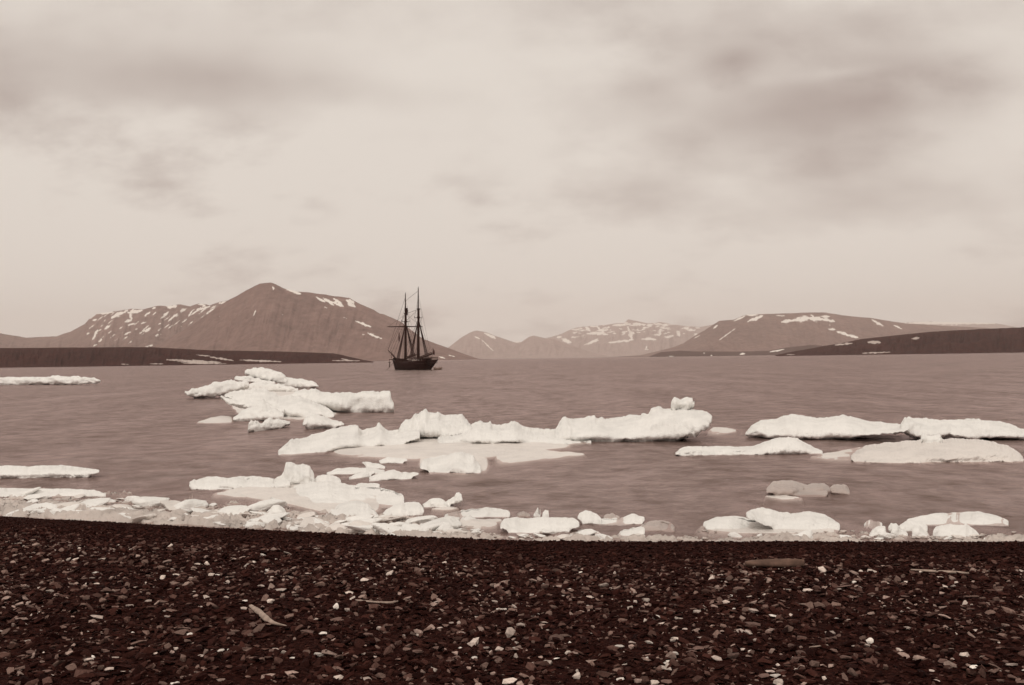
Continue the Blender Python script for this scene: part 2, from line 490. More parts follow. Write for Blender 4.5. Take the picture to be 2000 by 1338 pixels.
mountain('streaked_mountain', zp(2, [(-1500, 330), (-1000, 300), (-600, 380), (-300, 430), (-120, 420), (-30, 390), (50, 345), (70, 320), (120, 285), (220, 272), (330, 258), (400, 260), (480, 240), (560, 235), (620, 228), (680, 240), (730, 223), (800, 235), (860, 212), (910, 208), (1000, 215), (1150, 240), (1300, 300)]),
         8200, 6200, M['rock_mid'], st(2, [(125, 285, 220, 275, 8), (60, 275, 130, 276, 4), (210, 310, 300, 268, 10), (310, 280, 390, 264, 10), (320, 290, 330, 320, 8), (290, 335, 325, 325, 9), (310, 355, 345, 345, 5), (95, 325, 120, 318, 5), (165, 380, 205, 352, 5), (95, 440, 125, 385, 8),
         (60, 410, 75, 400, 5), (130, 455, 150, 440, 5), (100, 480, 120, 470, 4), (285, 412, 325, 395, 5), (380, 403, 450, 368, 6), (385, 345, 415, 336, 4), (410, 300, 440, 275, 5), (455, 255, 475, 245, 5), (505, 315, 550, 275, 6), (550, 330, 605, 285, 6), (550, 250, 600, 238, 8), (530, 238, 560, 238, 4), (620, 272, 660, 254, 6),
         (670, 305, 690, 275, 5), (720, 268, 745, 250, 10), (730, 265, 800, 240, 7), (725, 228, 760, 230, 4), (780, 288, 795, 272, 4), (855, 225, 862, 215, 4), (870, 222, 895, 213, 6), (490, 350, 505, 343, 4), (470, 425, 490, 408, 4), (425, 436, 435, 432, 3), (415, 485, 465, 472, 4), (620, 365, 632, 360, 2), (240, 350, 243, 352, 3), (350, 380, 365, 376, 3)] + thin), 21, 0.06, 1.0, skew=2.0)
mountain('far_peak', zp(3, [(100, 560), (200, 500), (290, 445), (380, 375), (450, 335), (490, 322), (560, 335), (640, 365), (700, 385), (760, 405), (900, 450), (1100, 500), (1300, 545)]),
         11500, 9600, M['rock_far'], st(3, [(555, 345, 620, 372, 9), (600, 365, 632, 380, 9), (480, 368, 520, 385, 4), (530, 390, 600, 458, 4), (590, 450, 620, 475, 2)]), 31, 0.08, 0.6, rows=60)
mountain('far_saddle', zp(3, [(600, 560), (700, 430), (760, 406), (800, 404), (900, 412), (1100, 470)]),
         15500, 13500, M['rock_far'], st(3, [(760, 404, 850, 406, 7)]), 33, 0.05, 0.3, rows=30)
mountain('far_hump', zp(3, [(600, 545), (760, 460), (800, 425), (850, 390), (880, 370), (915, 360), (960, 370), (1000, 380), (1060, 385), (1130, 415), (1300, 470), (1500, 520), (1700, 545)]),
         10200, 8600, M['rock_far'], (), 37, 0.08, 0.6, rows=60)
_fr = np.random.default_rng(5)
fs = [(1125, 385, 1180, 410, 12), (1130, 400, 1190, 412, 7), (1470, 412, 1620, 395, 7), (1560, 402, 1650, 388, 9), (1610, 300, 1640, 390, 11), (1625, 330, 1660, 345, 8), (1710, 385, 1815, 388, 8), (1290, 428, 1390, 395, 7), (1330, 415, 1385, 385, 8), (1310, 345, 1440, 340, 9), (1380, 325, 1460, 318, 8),
      (1300, 300, 1330, 325, 9), (1380, 285, 1400, 320, 9), (1850, 310, 1840, 360, 10), (1880, 370, 1940, 362, 8), (1975, 330, 1990, 360, 14), (1735, 462, 1760, 465, 6), (1750, 435, 1740, 460, 4), (1085, 375, 1115, 370, 8), (1170, 470, 1195, 465, 3)]
for _ in range(75):
    x = _fr.uniform(1180, 2150); y = _fr.uniform(278, 360) + (18 if x < 1300 else 0)
    l = _fr.uniform(10, 60); fs.append((x, y, x + l, y - l * _fr.uniform(-0.1, 0.35), _fr.uniform(2, 6)))
for _ in range(26):
    x = _fr.uniform(1350, 2100); y = _fr.uniform(262, 285)
    fs.append((x, y, x + _fr.uniform(20, 90), y + _fr.uniform(0, 8), _fr.uniform(3, 7)))
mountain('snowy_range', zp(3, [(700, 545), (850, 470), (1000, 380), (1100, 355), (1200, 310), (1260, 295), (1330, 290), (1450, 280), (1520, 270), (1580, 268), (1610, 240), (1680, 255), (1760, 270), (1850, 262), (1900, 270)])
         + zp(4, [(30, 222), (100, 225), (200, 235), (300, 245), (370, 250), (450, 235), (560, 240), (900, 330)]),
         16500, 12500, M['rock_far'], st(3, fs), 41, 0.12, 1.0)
mountain('flat_topped_mountain', zp(4, [(-250, 440), (0, 425), (100, 402), (200, 378), (270, 350), (330, 310), (400, 270), (490, 212), (580, 205), (660, 172), (760, 170), (900, 165), (1060, 160), (1150, 160), (1280, 180), (1440, 195), (1560, 215), (1650, 228), (1780, 235), (1920, 245), (2150, 255), (2500, 300), (3000, 380), (3400, 430)]),
         9000, 6900, M['rock_mid'], st(4, [(585, 212, 650, 182, 6), (670, 215, 755, 185, 10), (690, 205, 760, 180, 8), (660, 175, 730, 175, 5), (880, 218, 960, 208, 9), (960, 206, 1060, 196, 14), (1040, 198, 1140, 200, 13), (1120, 200, 1205, 213, 8), (1060, 175, 1080, 190, 6), (1130, 185, 1175, 185, 7), (840, 180, 900, 180, 3), (1440, 205, 1505, 243, 7), (1575, 240, 1625, 262, 4),
         (1170, 262, 1210, 266, 6), (1175, 235, 1180, 240, 4), (1225, 280, 1290, 298, 8), (1280, 300, 1350, 315, 8), (490, 332, 590, 260, 3), (455, 260, 480, 238, 4), (335, 320, 370, 303, 3), (350, 282, 400, 270, 3)]), 51, 0.04, 0.6, skew=-2.0)
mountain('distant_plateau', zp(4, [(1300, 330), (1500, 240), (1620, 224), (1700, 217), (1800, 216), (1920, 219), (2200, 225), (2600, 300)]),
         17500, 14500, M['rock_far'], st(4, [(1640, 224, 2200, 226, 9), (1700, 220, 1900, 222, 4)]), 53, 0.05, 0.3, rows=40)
mountain('low_point', zp(4, [(55, 434), (90, 420), (130, 405), (250, 396), (330, 401), (600, 402), (800, 398), (900, 378), (1050, 362), (1150, 365), (1300, 370), (1600, 400), (1900, 420)]),
         5200, 4700, mountain_mat('grey_tundra', (0.075, 0.036, 0.029), (0.105, 0.055, 0.045), 3), st(4, [(805, 405, 895, 388, 4), (620, 420, 650, 414, 5), (395, 411, 400, 411, 4), (440, 426, 446, 426, 4), (180, 431, 210, 431, 1.5), (1120, 358, 1150, 362, 4)]), 57, 0.05, 0.4, rows=40)
mountain('dark_headland', zp(4, [(840, 424), (950, 402), (1080, 380), (1170, 362), (1250, 350), (1370, 325), (1500, 310), (1700, 290), (1800, 280), (1920, 272), (2050, 266), (2400, 250), (2900, 262), (3300, 330)]),
         2200, 1800, M['rock_near'], st(4, [(1210, 362, 1315, 350, 5), (1415, 345, 1490, 346, 9), (1685, 322, 1730, 318, 6), (1380, 412, 1550, 406, 4), (910, 420, 960, 421, 2)]), 61, 0.14, 0.9, rows=60)

# ------------------------------------------------------------------ ice floes
FLOE_GROUP = 'ice floes drifting off the beach'
def interp_pts(pts, xs):
    pts = sorted(pts)
    return np.interp(xs, [p[0] for p in pts], [p[1] for p in pts])
def floe(zk, label, top, bot, contact=None, depth=None, mat='ice', lumpy=1.0, flat=2.4, lean=0.25, name='ice_floe', group=FLOE_GROUP, seed=[0], sink=0.25):
    """solid floe swept along its length: crest line and underside give each cross-section, real depth behind them"""
    seed[0] += 1; sd = seed[0] * 13
    if lumpy < 0.9 and mat == 'ice': lumpy = 0.35 + lumpy * 0.85
    top = zp(zk, top); bot = zp(zk, bot); sc, ox, oy = Z[zk]
    x0 = min(min(p[0] for p in top), min(p[0] for p in bot)); x1 = max(max(p[0] for p in top), max(p[0] for p in bot))
    if contact is None:
        cy = max(p[1] for p in bot); cl = cr = cy
    else:
        cl, cr = contact[0] * sc + oy, contact[1] * sc + oy
    W = x1 - x0
    n = int(np.clip(W / 1.5, 30, 240)); nr = 36
    # cosine-ish spacing keeps the ends round
    u = np.linspace(0, 1, n); u = 0.8 * u + 0.2 * (0.5 - 0.5 * np.cos(np.pi * u))
    xs = x0 + W * u
    ty = interp_pts(top, xs); by = interp_pts(bot, xs)
    ty = ty + lumpy * (2.1 * fbm(np.stack([xs / 8.0, xs * 0, xs * 0 + sd], -1), 3, sd + 8) - 1.3 * np.abs(fbm(np.stack([xs / 4.5, xs * 0, xs * 0 + sd], -1), 2, sd + 9)))
    by = np.maximum(by, ty + 0.6)
    cyl = cl + (cr - cl) * u + 0.0
    V = np.zeros((n, nr, 3))
    mid = on_plane((x0 + x1) / 2, (cl + cr) / 2)
    ppm = F / mid.y
    if depth is None: depth = float(np.clip(0.42 * W / ppm, 0.25, 4.2))
    a = np.linspace(0, 2 * np.pi, nr, endpoint=False)
    s_raw = np.sin(a)
    ca, sa = np.cos(a), np.sin(a)
    e = 2.0 / flat
    ca = np.sign(ca) * np.abs(ca) ** e; sa = np.sign(sa) * np.abs(sa) ** e
    noise_d = fbm(np.stack([u * 5, u * 0, u * 0 + sd], -1), 3, sd)
    endt = np.minimum(u, 1 - u) * 2
    hd = depth * 0.5 * (0.12 + 0.88 * (1 - (1 - np.minimum(endt * 1.6, 1)) ** 2.2) ** 0.6) * (1 + 0.35 * noise_d)
    zt = np.zeros(n); zb = np.zeros(n); slope = np.zeros(n); df = np.zeros(n)
    for i in range(n):
        df[i] = on_plane(xs[i], cyl[i]).y
        pt = at_depth(xs[i], ty[i], df[i] + hd[i] * (1 + lean))
        zt[i] = pt.z; slope[i] = pt.x / pt.y
        zb[i] = at_depth(xs[i], by[i], df[i] + 0.35 * hd[i]).z
    hgt0 = max(0.05, zt.max())
    sink_ = min(sink, 0.025 + 0.07 * hgt0)
    wet = (by > cyl - 2.0) | (zb < 0.04)
    zb = np.where(wet, -sink_, zb)
    def smooth(arr, k):
        k = max(1, int(k)); w_ = np.hanning(2 * k + 3)[1:-1]; w_ /= w_.sum()
        return np.convolve(np.pad(arr, k, mode='edge'), w_, mode='valid')
    zb = np.minimum(smooth(zb, n * 0.03), zt - 0.03)
    zs = smooth(zt, n * 0.045)
    for i in range(n):
        k_ = np.clip((s_raw - 0.72) / 0.27, 0, 1); k_ = k_ * k_ * (3 - 2 * k_)
        ztt = zs[i] + (zt[i] - zs[i]) * k_
        yc = df[i] + hd[i]
        y = yc - hd[i] * ca + lean * hd[i] * sa
        z = zb[i] + (ztt - zb[i]) * (sa + 1) / 2
        V[i, :, 0] = slope[i] * y; V[i, :, 1] = y; V[i, :, 2] = z
    hgt = np.max(V[:, :, 2]) - max(0, np.min(V[:, :, 2]))
    base = np.array([mid.x, mid.y + depth / 2, 0.0])
    # melt-worn relief
    d = np.stack([0 * a, -ca, sa], -1)[None].repeat(n, 0)
    P = V * np.array([0.8, 0.8, 1.9]) / max(hgt * 0.6, 0.12)
    amp = 0.12 * min(hgt, 1.2) * lumpy
    V[:, :, 1] += (0.55 * amp / 0.12 * fbm(V * np.array([1.1, 0.5, 3.2]) / max(hgt, 0.3) + 5.5, 4, sd + 4)) * (ca > 0)[None, :] * lumpy * 0.5
    r1 = fbm(P, 3, sd + 1); r2 = 1 - 2 * np.abs(fbm(P * 2.3, 3, sd + 2))
    r3 = fbm(P * 5.5, 2, sd + 6)
    tr_ = (r1 + 0.35 * r2) * 5; tr_ = (np.floor(tr_) + np.clip((tr_ - np.floor(tr_) - 0.5) * 5 + 0.5, 0, 1)) / 5
    dz = amp * (0.45 * r1 + 1.0 * tr_ + 0.5 * (r2 - 0.4) + 0.35 * r3)
    up = np.clip(sa, 0, 1)[None, :]
    V += d * (dz * (1 - 0.6 * up))[..., None]
    # wave-cut notch along the waterline on the seaward and shoreward faces
    notch = np.exp(-((V[:, :, 2] - 0.02) / (0.05 + 0.05 * hgt)) ** 2) * np.clip(1.2 * fbm(V * 0.8, 2, sd + 21) + 0.6, 0, 1)
    V[:, :, 1] += np.sign(ca)[None, :] * notch * (0.22 * hd[:, None])
    V -= base
    Vf = V.reshape(-1, 3)
    Fc = grid_faces(n, nr, True).tolist()
    c0 = len(Vf); Vf = np.vstack([Vf, V[0].mean(0), V[-1].mean(0)])
    for j in range(nr):
        Fc.append((c0, j, (j + 1) % nr)[::1]); Fc.append((c0 + 1, (n - 1) * nr + (j + 1) % nr, (n - 1) * nr + j))
    o = mesh_obj(name, Vf, Fc, M[mat])
    o.location = base
    tag(o, label, 'ice floe' if name == 'ice_floe' else 'ice', group)
    return o

def shelf(zk, label, top, bot, deep=0.45, rise=0.02, seed=[0]):
    """drowned foot of ice just under the surface, sloping away into deep water on every side"""
    seed[0] += 1; sd = 500 + seed[0] * 7
    top = zp(zk, top); bot = zp(zk, bot)
    x0 = min(min(p[0] for p in top), min(p[0] for p in bot)); x1 = max(max(p[0] for p in top), max(p[0] for p in bot))
    n, m = 90, 34
    V = np.zeros((n, m, 3))
    xs = np.linspace(x0, x1, n); ty = interp_pts(top, xs); by = np.maximum(interp_pts(bot, xs), ty + 0.5)
    for i in range(n):
        yb = on_plane(xs[i], ty[i]); yf = on_plane(xs[i], by[i])
        for j in range(m):
            q = j / (m - 1)
            V[i, j, :2] = (yf.x + (yb.x - yf.x) * q, yf.y + (yb.y - yf.y) * q)
    U = np.linspace(-1, 1, n)[:, None]; Q = np.linspace(-1, 1, m)[None, :]
    r = (np.abs(U) ** 2.6 + np.abs(Q) ** 2.2)
    nz = fbm(np.stack([V[..., 0] * 0.9, V[..., 1] * 0.5, V[..., 0] * 0], -1), 4, sd)
    r = np.clip(r + 0.40 * fbm(np.stack([U * 3.2 + Q * 0, Q * 2.0 + U * 0, 0 * (U + Q) + sd], -1), 4, sd + 3), 0, 3)
    V[..., 2] = rise - deep * (0.12 + rise) * np.clip(r - 0.25, 0, 3) ** 1.2 + (0.03 + 0.4 * rise) * nz - 0.25 * np.clip(r - 0.95, 0, 1)
    V[..., 2] -= 3.5 * np.clip(np.maximum(np.abs(U), np.abs(Q)) - 0.82, 0, 1) ** 1.5
    bottom = V.copy(); bottom[..., 2] = V[..., 2].min() - 0.25
    base = V.reshape(-1, 3).mean(0); base[2] = 0
    A = np.vstack([V.reshape(-1, 3), bottom.reshape(-1, 3)]) - base
    f1 = grid_faces(n, m); f2 = grid_faces(n, m)[:, ::-1] + n * m
    ring = [i * m for i in range(n)] + [(n - 1) * m + j for j in range(1, m)] + [i * m + m - 1 for i in range(n - 2, -1, -1)] + [j for j in range(m - 2, 0, -1)]
    side = [(ring[k], ring[k] + n * m, ring[(k + 1) % len(ring)] + n * m, ring[(k + 1) % len(ring)]) for k in range(len(ring))]
    o = mesh_obj('submerged_ice', A, f1.tolist() + f2.tolist() + side, M['wet_ice'])
    o.location = base
    tag(o, label, 'ice', 'drowned ice shelves under the water')

# --- cluster at the left, farthest out
floe(5, 'tilted thick slab perched at the top of the left ice cluster', [(603, 110), (620, 95), (740, 78), (770, 88), (830, 98), (910, 116), (945, 150), (960, 190)], [(603, 122), (650, 155), (740, 172), (850, 190), (930, 212), (960, 215)], (255, 255), 2.6, flat=3.2)
floe(5, 'pointed white floe under the right end of the tilted top slab', [(900, 205), (940, 165), (1010, 172), (1120, 183), (1180, 200), (1228, 235)], [(900, 255), (1030, 255), (1228, 243)], None, 2.5)
floe(5, 'small thin slab jutting left beneath the tilted top slab', [(513, 168), (525, 155), (560, 160), (640, 152), (710, 175), (860, 205)], [(513, 185), (600, 196), (760, 215), (860, 225)], (262, 262), 2.4, flat=3)
floe(5, 'undercut slab with jagged top at the left end of the left cluster', [(95, 288), (140, 265), (240, 250), (310, 218), (330, 205), (400, 207), (490, 185), (550, 202), (620, 190), (637, 215)], [(95, 292), (180, 331), (320, 320), (460, 302), (560, 268), (637, 240)], (348, 330), 3.2, flat=2.8)
floe(5, 'low rough floe in the middle of the left cluster behind the hollow', [(560, 262), (640, 220), (720, 200), (800, 216), (900, 222), (1000, 240), (1055, 264)], [(560, 285), (760, 282), (900, 284), (1055, 276)], None, 2.0)
floe(5, 'long block with square cut right end on the left cluster', [(960, 330), (1040, 282), (1120, 265), (1200, 270), (1270, 297), (1400, 300), (1540, 295), (1620, 281), (1700, 285), (1800, 278), (1835, 278), (1845, 360), (1866, 395)], [(960, 420), (1340, 436), (1480, 446), (1600, 460), (1800, 458), (1866, 438)], (462, 458), 3.0, flat=3.2, lean=0.15)
floe(5, 'smooth sloping saddle of ice at the heart of the left cluster', [(430, 318), (560, 266), (640, 268), (740, 262), (820, 285), (900, 318), (990, 320), (1060, 330), (1200, 380), (1330, 440), (1362, 470)], [(430, 335), (560, 380), (760, 470), (900, 525), (1050, 508), (1200, 485), (1350, 492), (1362, 480)], (490, 500), 4.0, lean=0.6)
floe(5, 'sharp pointed slab reaching left from the left cluster', [(393, 331), (500, 342), (640, 355), (735, 355), (752, 338), (770, 362), (860, 400), (940, 440)], [(393, 336), (500, 385), (600, 424), (800, 440), (940, 470)], (500, 500), 2.2, flat=2.8)
floe(5, 'rounded hump at the lower left of the left cluster', [(508, 508), (560, 458), (650, 420), (760, 400), (860, 425), (930, 470)], [(508, 520), (540, 532), (700, 532), (930, 528)], None, 2.2)
floe(5, 'crumbling lump in front of the left cluster', [(630, 565), (650, 545), (700, 530), (735, 555), (760, 540), (810, 515), (900, 522), (985, 550)], [(630, 622), (700, 626), (800, 612), (900, 588), (985, 560)], (628, 585), 1.4, lumpy=1.5)
floe(5, 'lump with a pointed right tip in front of the left cluster', [(1098, 540), (1115, 500), (1170, 470), (1240, 488), (1340, 525), (1443, 552)], [(1098, 570), (1130, 588), (1210, 600), (1340, 592), (1443, 562)], (602, 590), 1.6)
shelf(5, 'pale drowned shelf left of the left cluster', [(170, 540), (300, 500), (400, 485), (520, 480)], [(170, 550), (300, 556), (520, 560)])

# --- long middle group
floe(6, 'long floe with pointed left nose and a small upright spike', [(58, 522), (120, 482), (148, 440), (162, 426), (200, 428), (235, 438), (330, 405), (470, 350), (620, 320), (700, 309), (722, 308), (730, 372), (760, 368), (790, 352), (860, 345), (882, 305), (898, 290), (915, 308), (940, 340), (972, 362), (1100, 345), (1190, 338), (1230, 352), (1234, 372)], [(58, 527), (200, 537), (330, 551), (500, 532), (650, 520), (760, 500), (900, 485), (1100, 445), (1234, 405)], (545, 455), 4.2, lumpy=0.8, lean=0.5)
floe(6, 'high craggy lump in the middle of the long ice group', [(1060, 345), (1085, 300), (1105, 278), (1150, 272), (1175, 250), (1195, 206), (1215, 215), (1240, 196), (1280, 178), (1300, 198), (1390, 205), (1420, 230), (1500, 238), (1560, 228), (1590, 230), (1640, 290), (1670, 330)], [(1060, 400), (1250, 410), (1400, 420), (1670, 420)], None, 4.0, lumpy=1.4)
floe(6, 'knobbly low ridge joining the craggy lump and the hooked floe', [(1380, 420), (1560, 365), (1660, 312), (1690, 292), (1740, 285), (1785, 292), (1800, 280), (1820, 273), (1835, 306), (1920, 312), (1985, 292), (2020, 282), (2060, 300), (2110, 330), (2170, 350), (2280, 352), (2400, 350), (2500, 400), (2660, 440)], [(1380, 450), (1600, 460), (1900, 470), (2300, 462), (2660, 456)], (462, 456), 3.8, lumpy=1.5, lean=0.5)
floe(7, 'big white floe with raised right end and upright knob', [(470, 385), (490, 335), (515, 290), (540, 258), (565, 243), (590, 262), (640, 278), (690, 274), (760, 255), (825, 246), (838, 276), (890, 255), (920, 276), (1000, 270), (1100, 266), (1160, 248), (1220, 250), (1250, 232), (1300, 235), (1335, 185), (1380, 172), (1440, 182), (1510, 180), (1640, 182), (1730, 182), (1790, 192), (1835, 212), (1866, 238)], [(470, 460), (800, 462), (1000, 466), (1180, 460), (1350, 468), (1450, 462), (1550, 442), (1640, 420), (1720, 392), (1800, 335), (1850, 285), (1866, 250)], (466, 468), 4.2, lumpy=0.7, lean=0.4)
floe(7, 'forked knob of ice standing on the big raised floe', [(1500, 160), (1508, 108), (1532, 87), (1562, 88), (1588, 102), (1606, 78), (1650, 70), (1690, 79), (1708, 106), (1700, 140)], [(1500, 190), (1520, 235), (1560, 250), (1640, 250), (1668, 200), (1700, 150)], (424, 424), 1.2, lumpy=1.1, lean=0.1)
shelf(6, 'wide pale drowned apron below the long middle floes', [(640, 530), (900, 500), (1200, 470), (1500, 462), (1800, 480), (2000, 490)], [(640, 560), (900, 585), (1300, 600), (1700, 590), (2000, 560)])
floe(6, 'ragged low white floe in front of the long middle group', [(1235, 640), (1260, 600), (1330, 588), (1450, 560), (1560, 530), (1680, 560), (1700, 600), (1735, 640)], [(1235, 655), (1350, 672), (1480, 692), (1540, 676), (1620, 696), (1740, 690)], (690, 694), 2.2, lumpy=0.9, lean=0.6)
shelf(7, 'pale drowned tongue right of the ragged low floe', [(-120, 560), (100, 520), (300, 515), (560, 540), (800, 578)], [(-120, 690), (100, 668), (400, 630), (650, 600), (800, 584)])

shelf(6, 'broad low raft of wet ice joining the long middle floes', [(380, 500), (700, 440), (1100, 400), (1500, 390), (1900, 420), (2300, 430), (2600, 440)], [(380, 556), (700, 575), (1100, 590), (1500, 600), (1750, 590), (2100, 540), (2600, 480)], 0.42, 0.05)
shelf(5, 'low wet raft beneath the slabs of the left cluster', [(420, 330), (700, 260), (1000, 250), (1300, 330), (1500, 380)], [(420, 420), (600, 540), (900, 570), (1200, 540), (1500, 470)], 0.42, 0.06)
shelf(6, 'awash ice foot around the ragged low floe', [(1180, 560), (1400, 480), (1600, 470), (1850, 560)], [(1180, 650), (1400, 710), (1600, 730), (1850, 690)], 0.4, 0.03)
# --- right-hand floes
floe(8, 'broad hump backed floe with dark undercut at the right', [(548, 242), (590, 182), (650, 155), (720, 143), (765, 150), (800, 126), (870, 112), (960, 125), (1040, 135), (1130, 133), (1160, 122), (1240, 122), (1310, 140), (1370, 163), (1480, 179), (1600, 180), (1660, 190)], [(548, 247), (620, 252), (750, 257), (900, 271), (1020, 286), (1140, 291), (1250, 272), (1400, 242), (1500, 222), (1660, 215)], (268, 292), 3.6, lumpy=0.9)
floe(8, 'flat topped slab cut off by the right edge beyond the hump backed floe', [(1608, 185), (1640, 131), (1700, 136), (1800, 146), (1935, 156), (2150, 150), (2350, 185), (2500, 230)], [(1608, 215), (1660, 245), (1760, 262), (1935, 250), (2150, 262), (2500, 250)], (285, 280), 3.0, flat=3.2)
floe(8, 'long low floe with one end hump below the hump backed floe', [(68, 366), (100, 348), (140, 334), (200, 332), (300, 333), (450, 333), (600, 330), (680, 300), (760, 275), (840, 263), (900, 271), (960, 308), (1020, 340), (1076, 357)], [(68, 370), (140, 381), (300, 386), (500, 389), (700, 383), (900, 377), (1076, 363)], (388, 372), 1.8, lumpy=0.6)
floe(8, 'pale waterlogged floe at the right edge in front of the flat slab', [(1270, 390), (1340, 350), (1420, 320), (1600, 308), (1720, 296), (1900, 285), (2100, 280), (2350, 330), (2450, 400)], [(1270, 400), (1330, 424), (1480, 424), (1640, 424), (1935, 424), (2450, 420)], None, 3.0, 'wet_ice', 1.3, lean=0.7)
floe(8, 'notched little ice crest on the pale waterlogged floe', [(1750, 262), (1768, 235), (1800, 252), (1840, 248), (1880, 235), (1898, 272)], [(1750, 372), (1830, 372), (1898, 372)], (372, 372), 0.8)
shelf(8, 'pale drowned sheet between the low floe and the right edge floe', [(960, 385), (1100, 360), (1250, 330), (1420, 300)], [(960, 400), (1100, 420), (1300, 428), (1420, 420)])
shelf(8, 'pale drowned tail right of the big raised floe', [(270, 210), (330, 185), (420, 190), (500, 205)], [(270, 245), (350, 250), (420, 240), (500, 225)])

# --- left edge bits
floe(0, 'distant small floe at the far left edge of the water', [(-260, 745), (-100, 736), (60, 738), (110, 735), (165, 737), (185, 739), (196, 744)], [(-260, 752), (60, 750), (165, 750), (196, 747)], None, 2.0)
floe(11, 'pointed floe tip at the left edge above the brash ice', [(-1300, 190), (-900, 140), (-400, 150), (-150, 140), (60, 160), (120, 165), (195, 175)], [(-1300, 250), (-600, 280), (-100, 266), (60, 246), (100, 215), (195, 186)], (255, 235), 1.6, lumpy=0.6)
floe(11, 'low rounded floe at the left edge just off the brash', [(-1200, 380), (-700, 340), (-400, 352), (-80, 345), (60, 348), (130, 346), (200, 360), (252, 378)], [(-1200, 400), (60, 398), (252, 388)], None, 1.0, lumpy=0.6)

# --- near-left group
floe(11, 'long low floe with ragged left tip beside the square block', [(978, 280), (1000, 265), (1020, 262), (1080, 264), (1200, 250), (1400, 250), (1580, 250), (1640, 262), (1700, 262), (1760, 250), (1850, 270)], [(978, 300), (1005, 330), (1050, 320), (1200, 325), (1300, 340), (1480, 350), (1850, 330)], (336, 352), 1.8, lumpy=1.3)
floe(12, 'square topped upright block on the near left floe', [(150, 300), (215, 275), (240, 235), (248, 165), (270, 154), (285, 156), (330, 172), (400, 185), (458, 194), (464, 222), (488, 248), (500, 300)], [(150, 350), (300, 355), (430, 345), (500, 325)], (362, 345), 1.6, lumpy=1.0, flat=3.0, lean=0.1)
shelf(12, 'pale drowned shelf under the long low near left floe', [(-420, 400), (-200, 360), (0, 360), (200, 350), (350, 345)], [(-420, 430), (-200, 445), (0, 450), (200, 430), (350, 400)])
floe(12, 'small smooth floe right of the square topped block', [(485, 300), (520, 268), (600, 261), (690, 272), (722, 300)], [(485, 330), (560, 336), (660, 328), (722, 308)], None, 1.2, lumpy=0.5)
floe(12, 'large smooth floe with blunt right snout near the beach', [(125, 458), (280, 392), (350, 366), (500, 338), (620, 325), (700, 345), (800, 365), (900, 366), (1000, 374), (1120, 386), (1200, 420), (1250, 436), (1258, 455)], [(125, 464), (280, 482), (450, 512), (620, 528), (800, 530), (980, 500), (1080, 492), (1200, 488), (1258, 466)], (500, 515), 2.4, lumpy=0.6, lean=0.6)
floe(12, 'domed floe in front of the blunt snouted floe', [(588, 602), (650, 560), (740, 512), (850, 490), (950, 520), (1010, 568), (1040, 592)], [(588, 608), (750, 622), (900, 628), (1040, 604)], None, 1.3, lumpy=0.6)
floe(12, 'loaf shaped floe right of the domed floe', [(1073, 592), (1100, 560), (1180, 516), (1300, 494), (1390, 500), (1422, 528), (1426, 555)], [(1073, 606), (1200, 608), (1350, 585), (1426, 566)], (610, 590), 0.9, lumpy=0.5, flat=2.8)
floe(12, 'thin blade of ice left of the ragged low floe', [(600, 232), (700, 201), (850, 194), (1000, 203), (1092, 212)], [(600, 236), (700, 254), (850, 246), (1092, 222)], (250, 240), 0.8, lumpy=0.5)
floe(12, 'little tilted sliver above the thin blade of ice', [(903, 140), (950, 144), (1040, 160), (1096, 182)], [(903, 150), (935, 178), (1050, 196), (1096, 188)], (196, 196), 0.7, lumpy=0.5)
floe(12, 'faint flat fragment nearest below the long pointed floe', [(1045, 128), (1120, 106), (1200, 112), (1285, 122)], [(1045, 136), (1110, 152), (1200, 146), (1285, 128)], None, 0.8, lumpy=0.5)
floe(12, 'short narrow fragment beneath the thin blade', [(790, 272), (850, 250), (930, 228), (1010, 218)], [(790, 285), (880, 278), (1010, 238)], (288, 262), 0.6, lumpy=0.6)
floe(12, 'rounded floe with a thin tail left of open water', [(960, 275), (1000, 258), (1080, 232), (1150, 214), (1200, 222), (1240, 240), (1330, 234), (1380, 236)], [(960, 296), (1080, 306), (1200, 296), (1300, 270), (1380, 250)], (306, 280), 0.9, lumpy=0.5)
floe(12, 'flat pale fragment behind the blunt snouted floe', [(830, 345), (900, 325), (980, 322), (1050, 332)], [(830, 352), (930, 362), (1050, 345)], None, 0.6, lumpy=0.4)
floe(12, 'rounded fragment left of the swan necked fragment', [(1415, 495), (1440, 488), (1480, 458), (1560, 454), (1605, 478), (1620, 500)], [(1415, 505), (1450, 524), (1560, 526), (1620, 512)], None, 0.5, lumpy=0.5)
floe(12, 'swan necked ice fragment in open water near the beach', [(1600, 490), (1640, 462), (1685, 442), (1700, 410), (1722, 402), (1745, 414), (1753, 455)], [(1600, 502), (1660, 498), (1720, 494), (1753, 470)], (522, 522), 0.45, lumpy=0.7)
shelf(12, 'drowned pale foot beneath the swan necked fragment', [(1470, 535), (1600, 520), (1745, 520)], [(1470, 542), (1600, 552), (1745, 540)])

shelf(12, 'low wet ice filling the gaps among the near left floes', [(-300, 350), (0, 300), (300, 290), (600, 300), (900, 340), (1150, 400)], [(-300, 420), (0, 470), (300, 520), (600, 600), (900, 640), (1150, 560)], 0.3, 0.05)
shelf(13, 'awash ice between the beach and the slim lens floe', [(60, 300), (300, 290), (520, 300)], [(60, 350), (300, 372), (520, 372)], 0.3, 0.02)
shelf(14, 'awash ice around the low white floe and tilted slab', [(150, 330), (500, 300), (900, 320), (1250, 350)], [(150, 390), (500, 400), (900, 400), (1250, 395)], 0.3, 0.015)
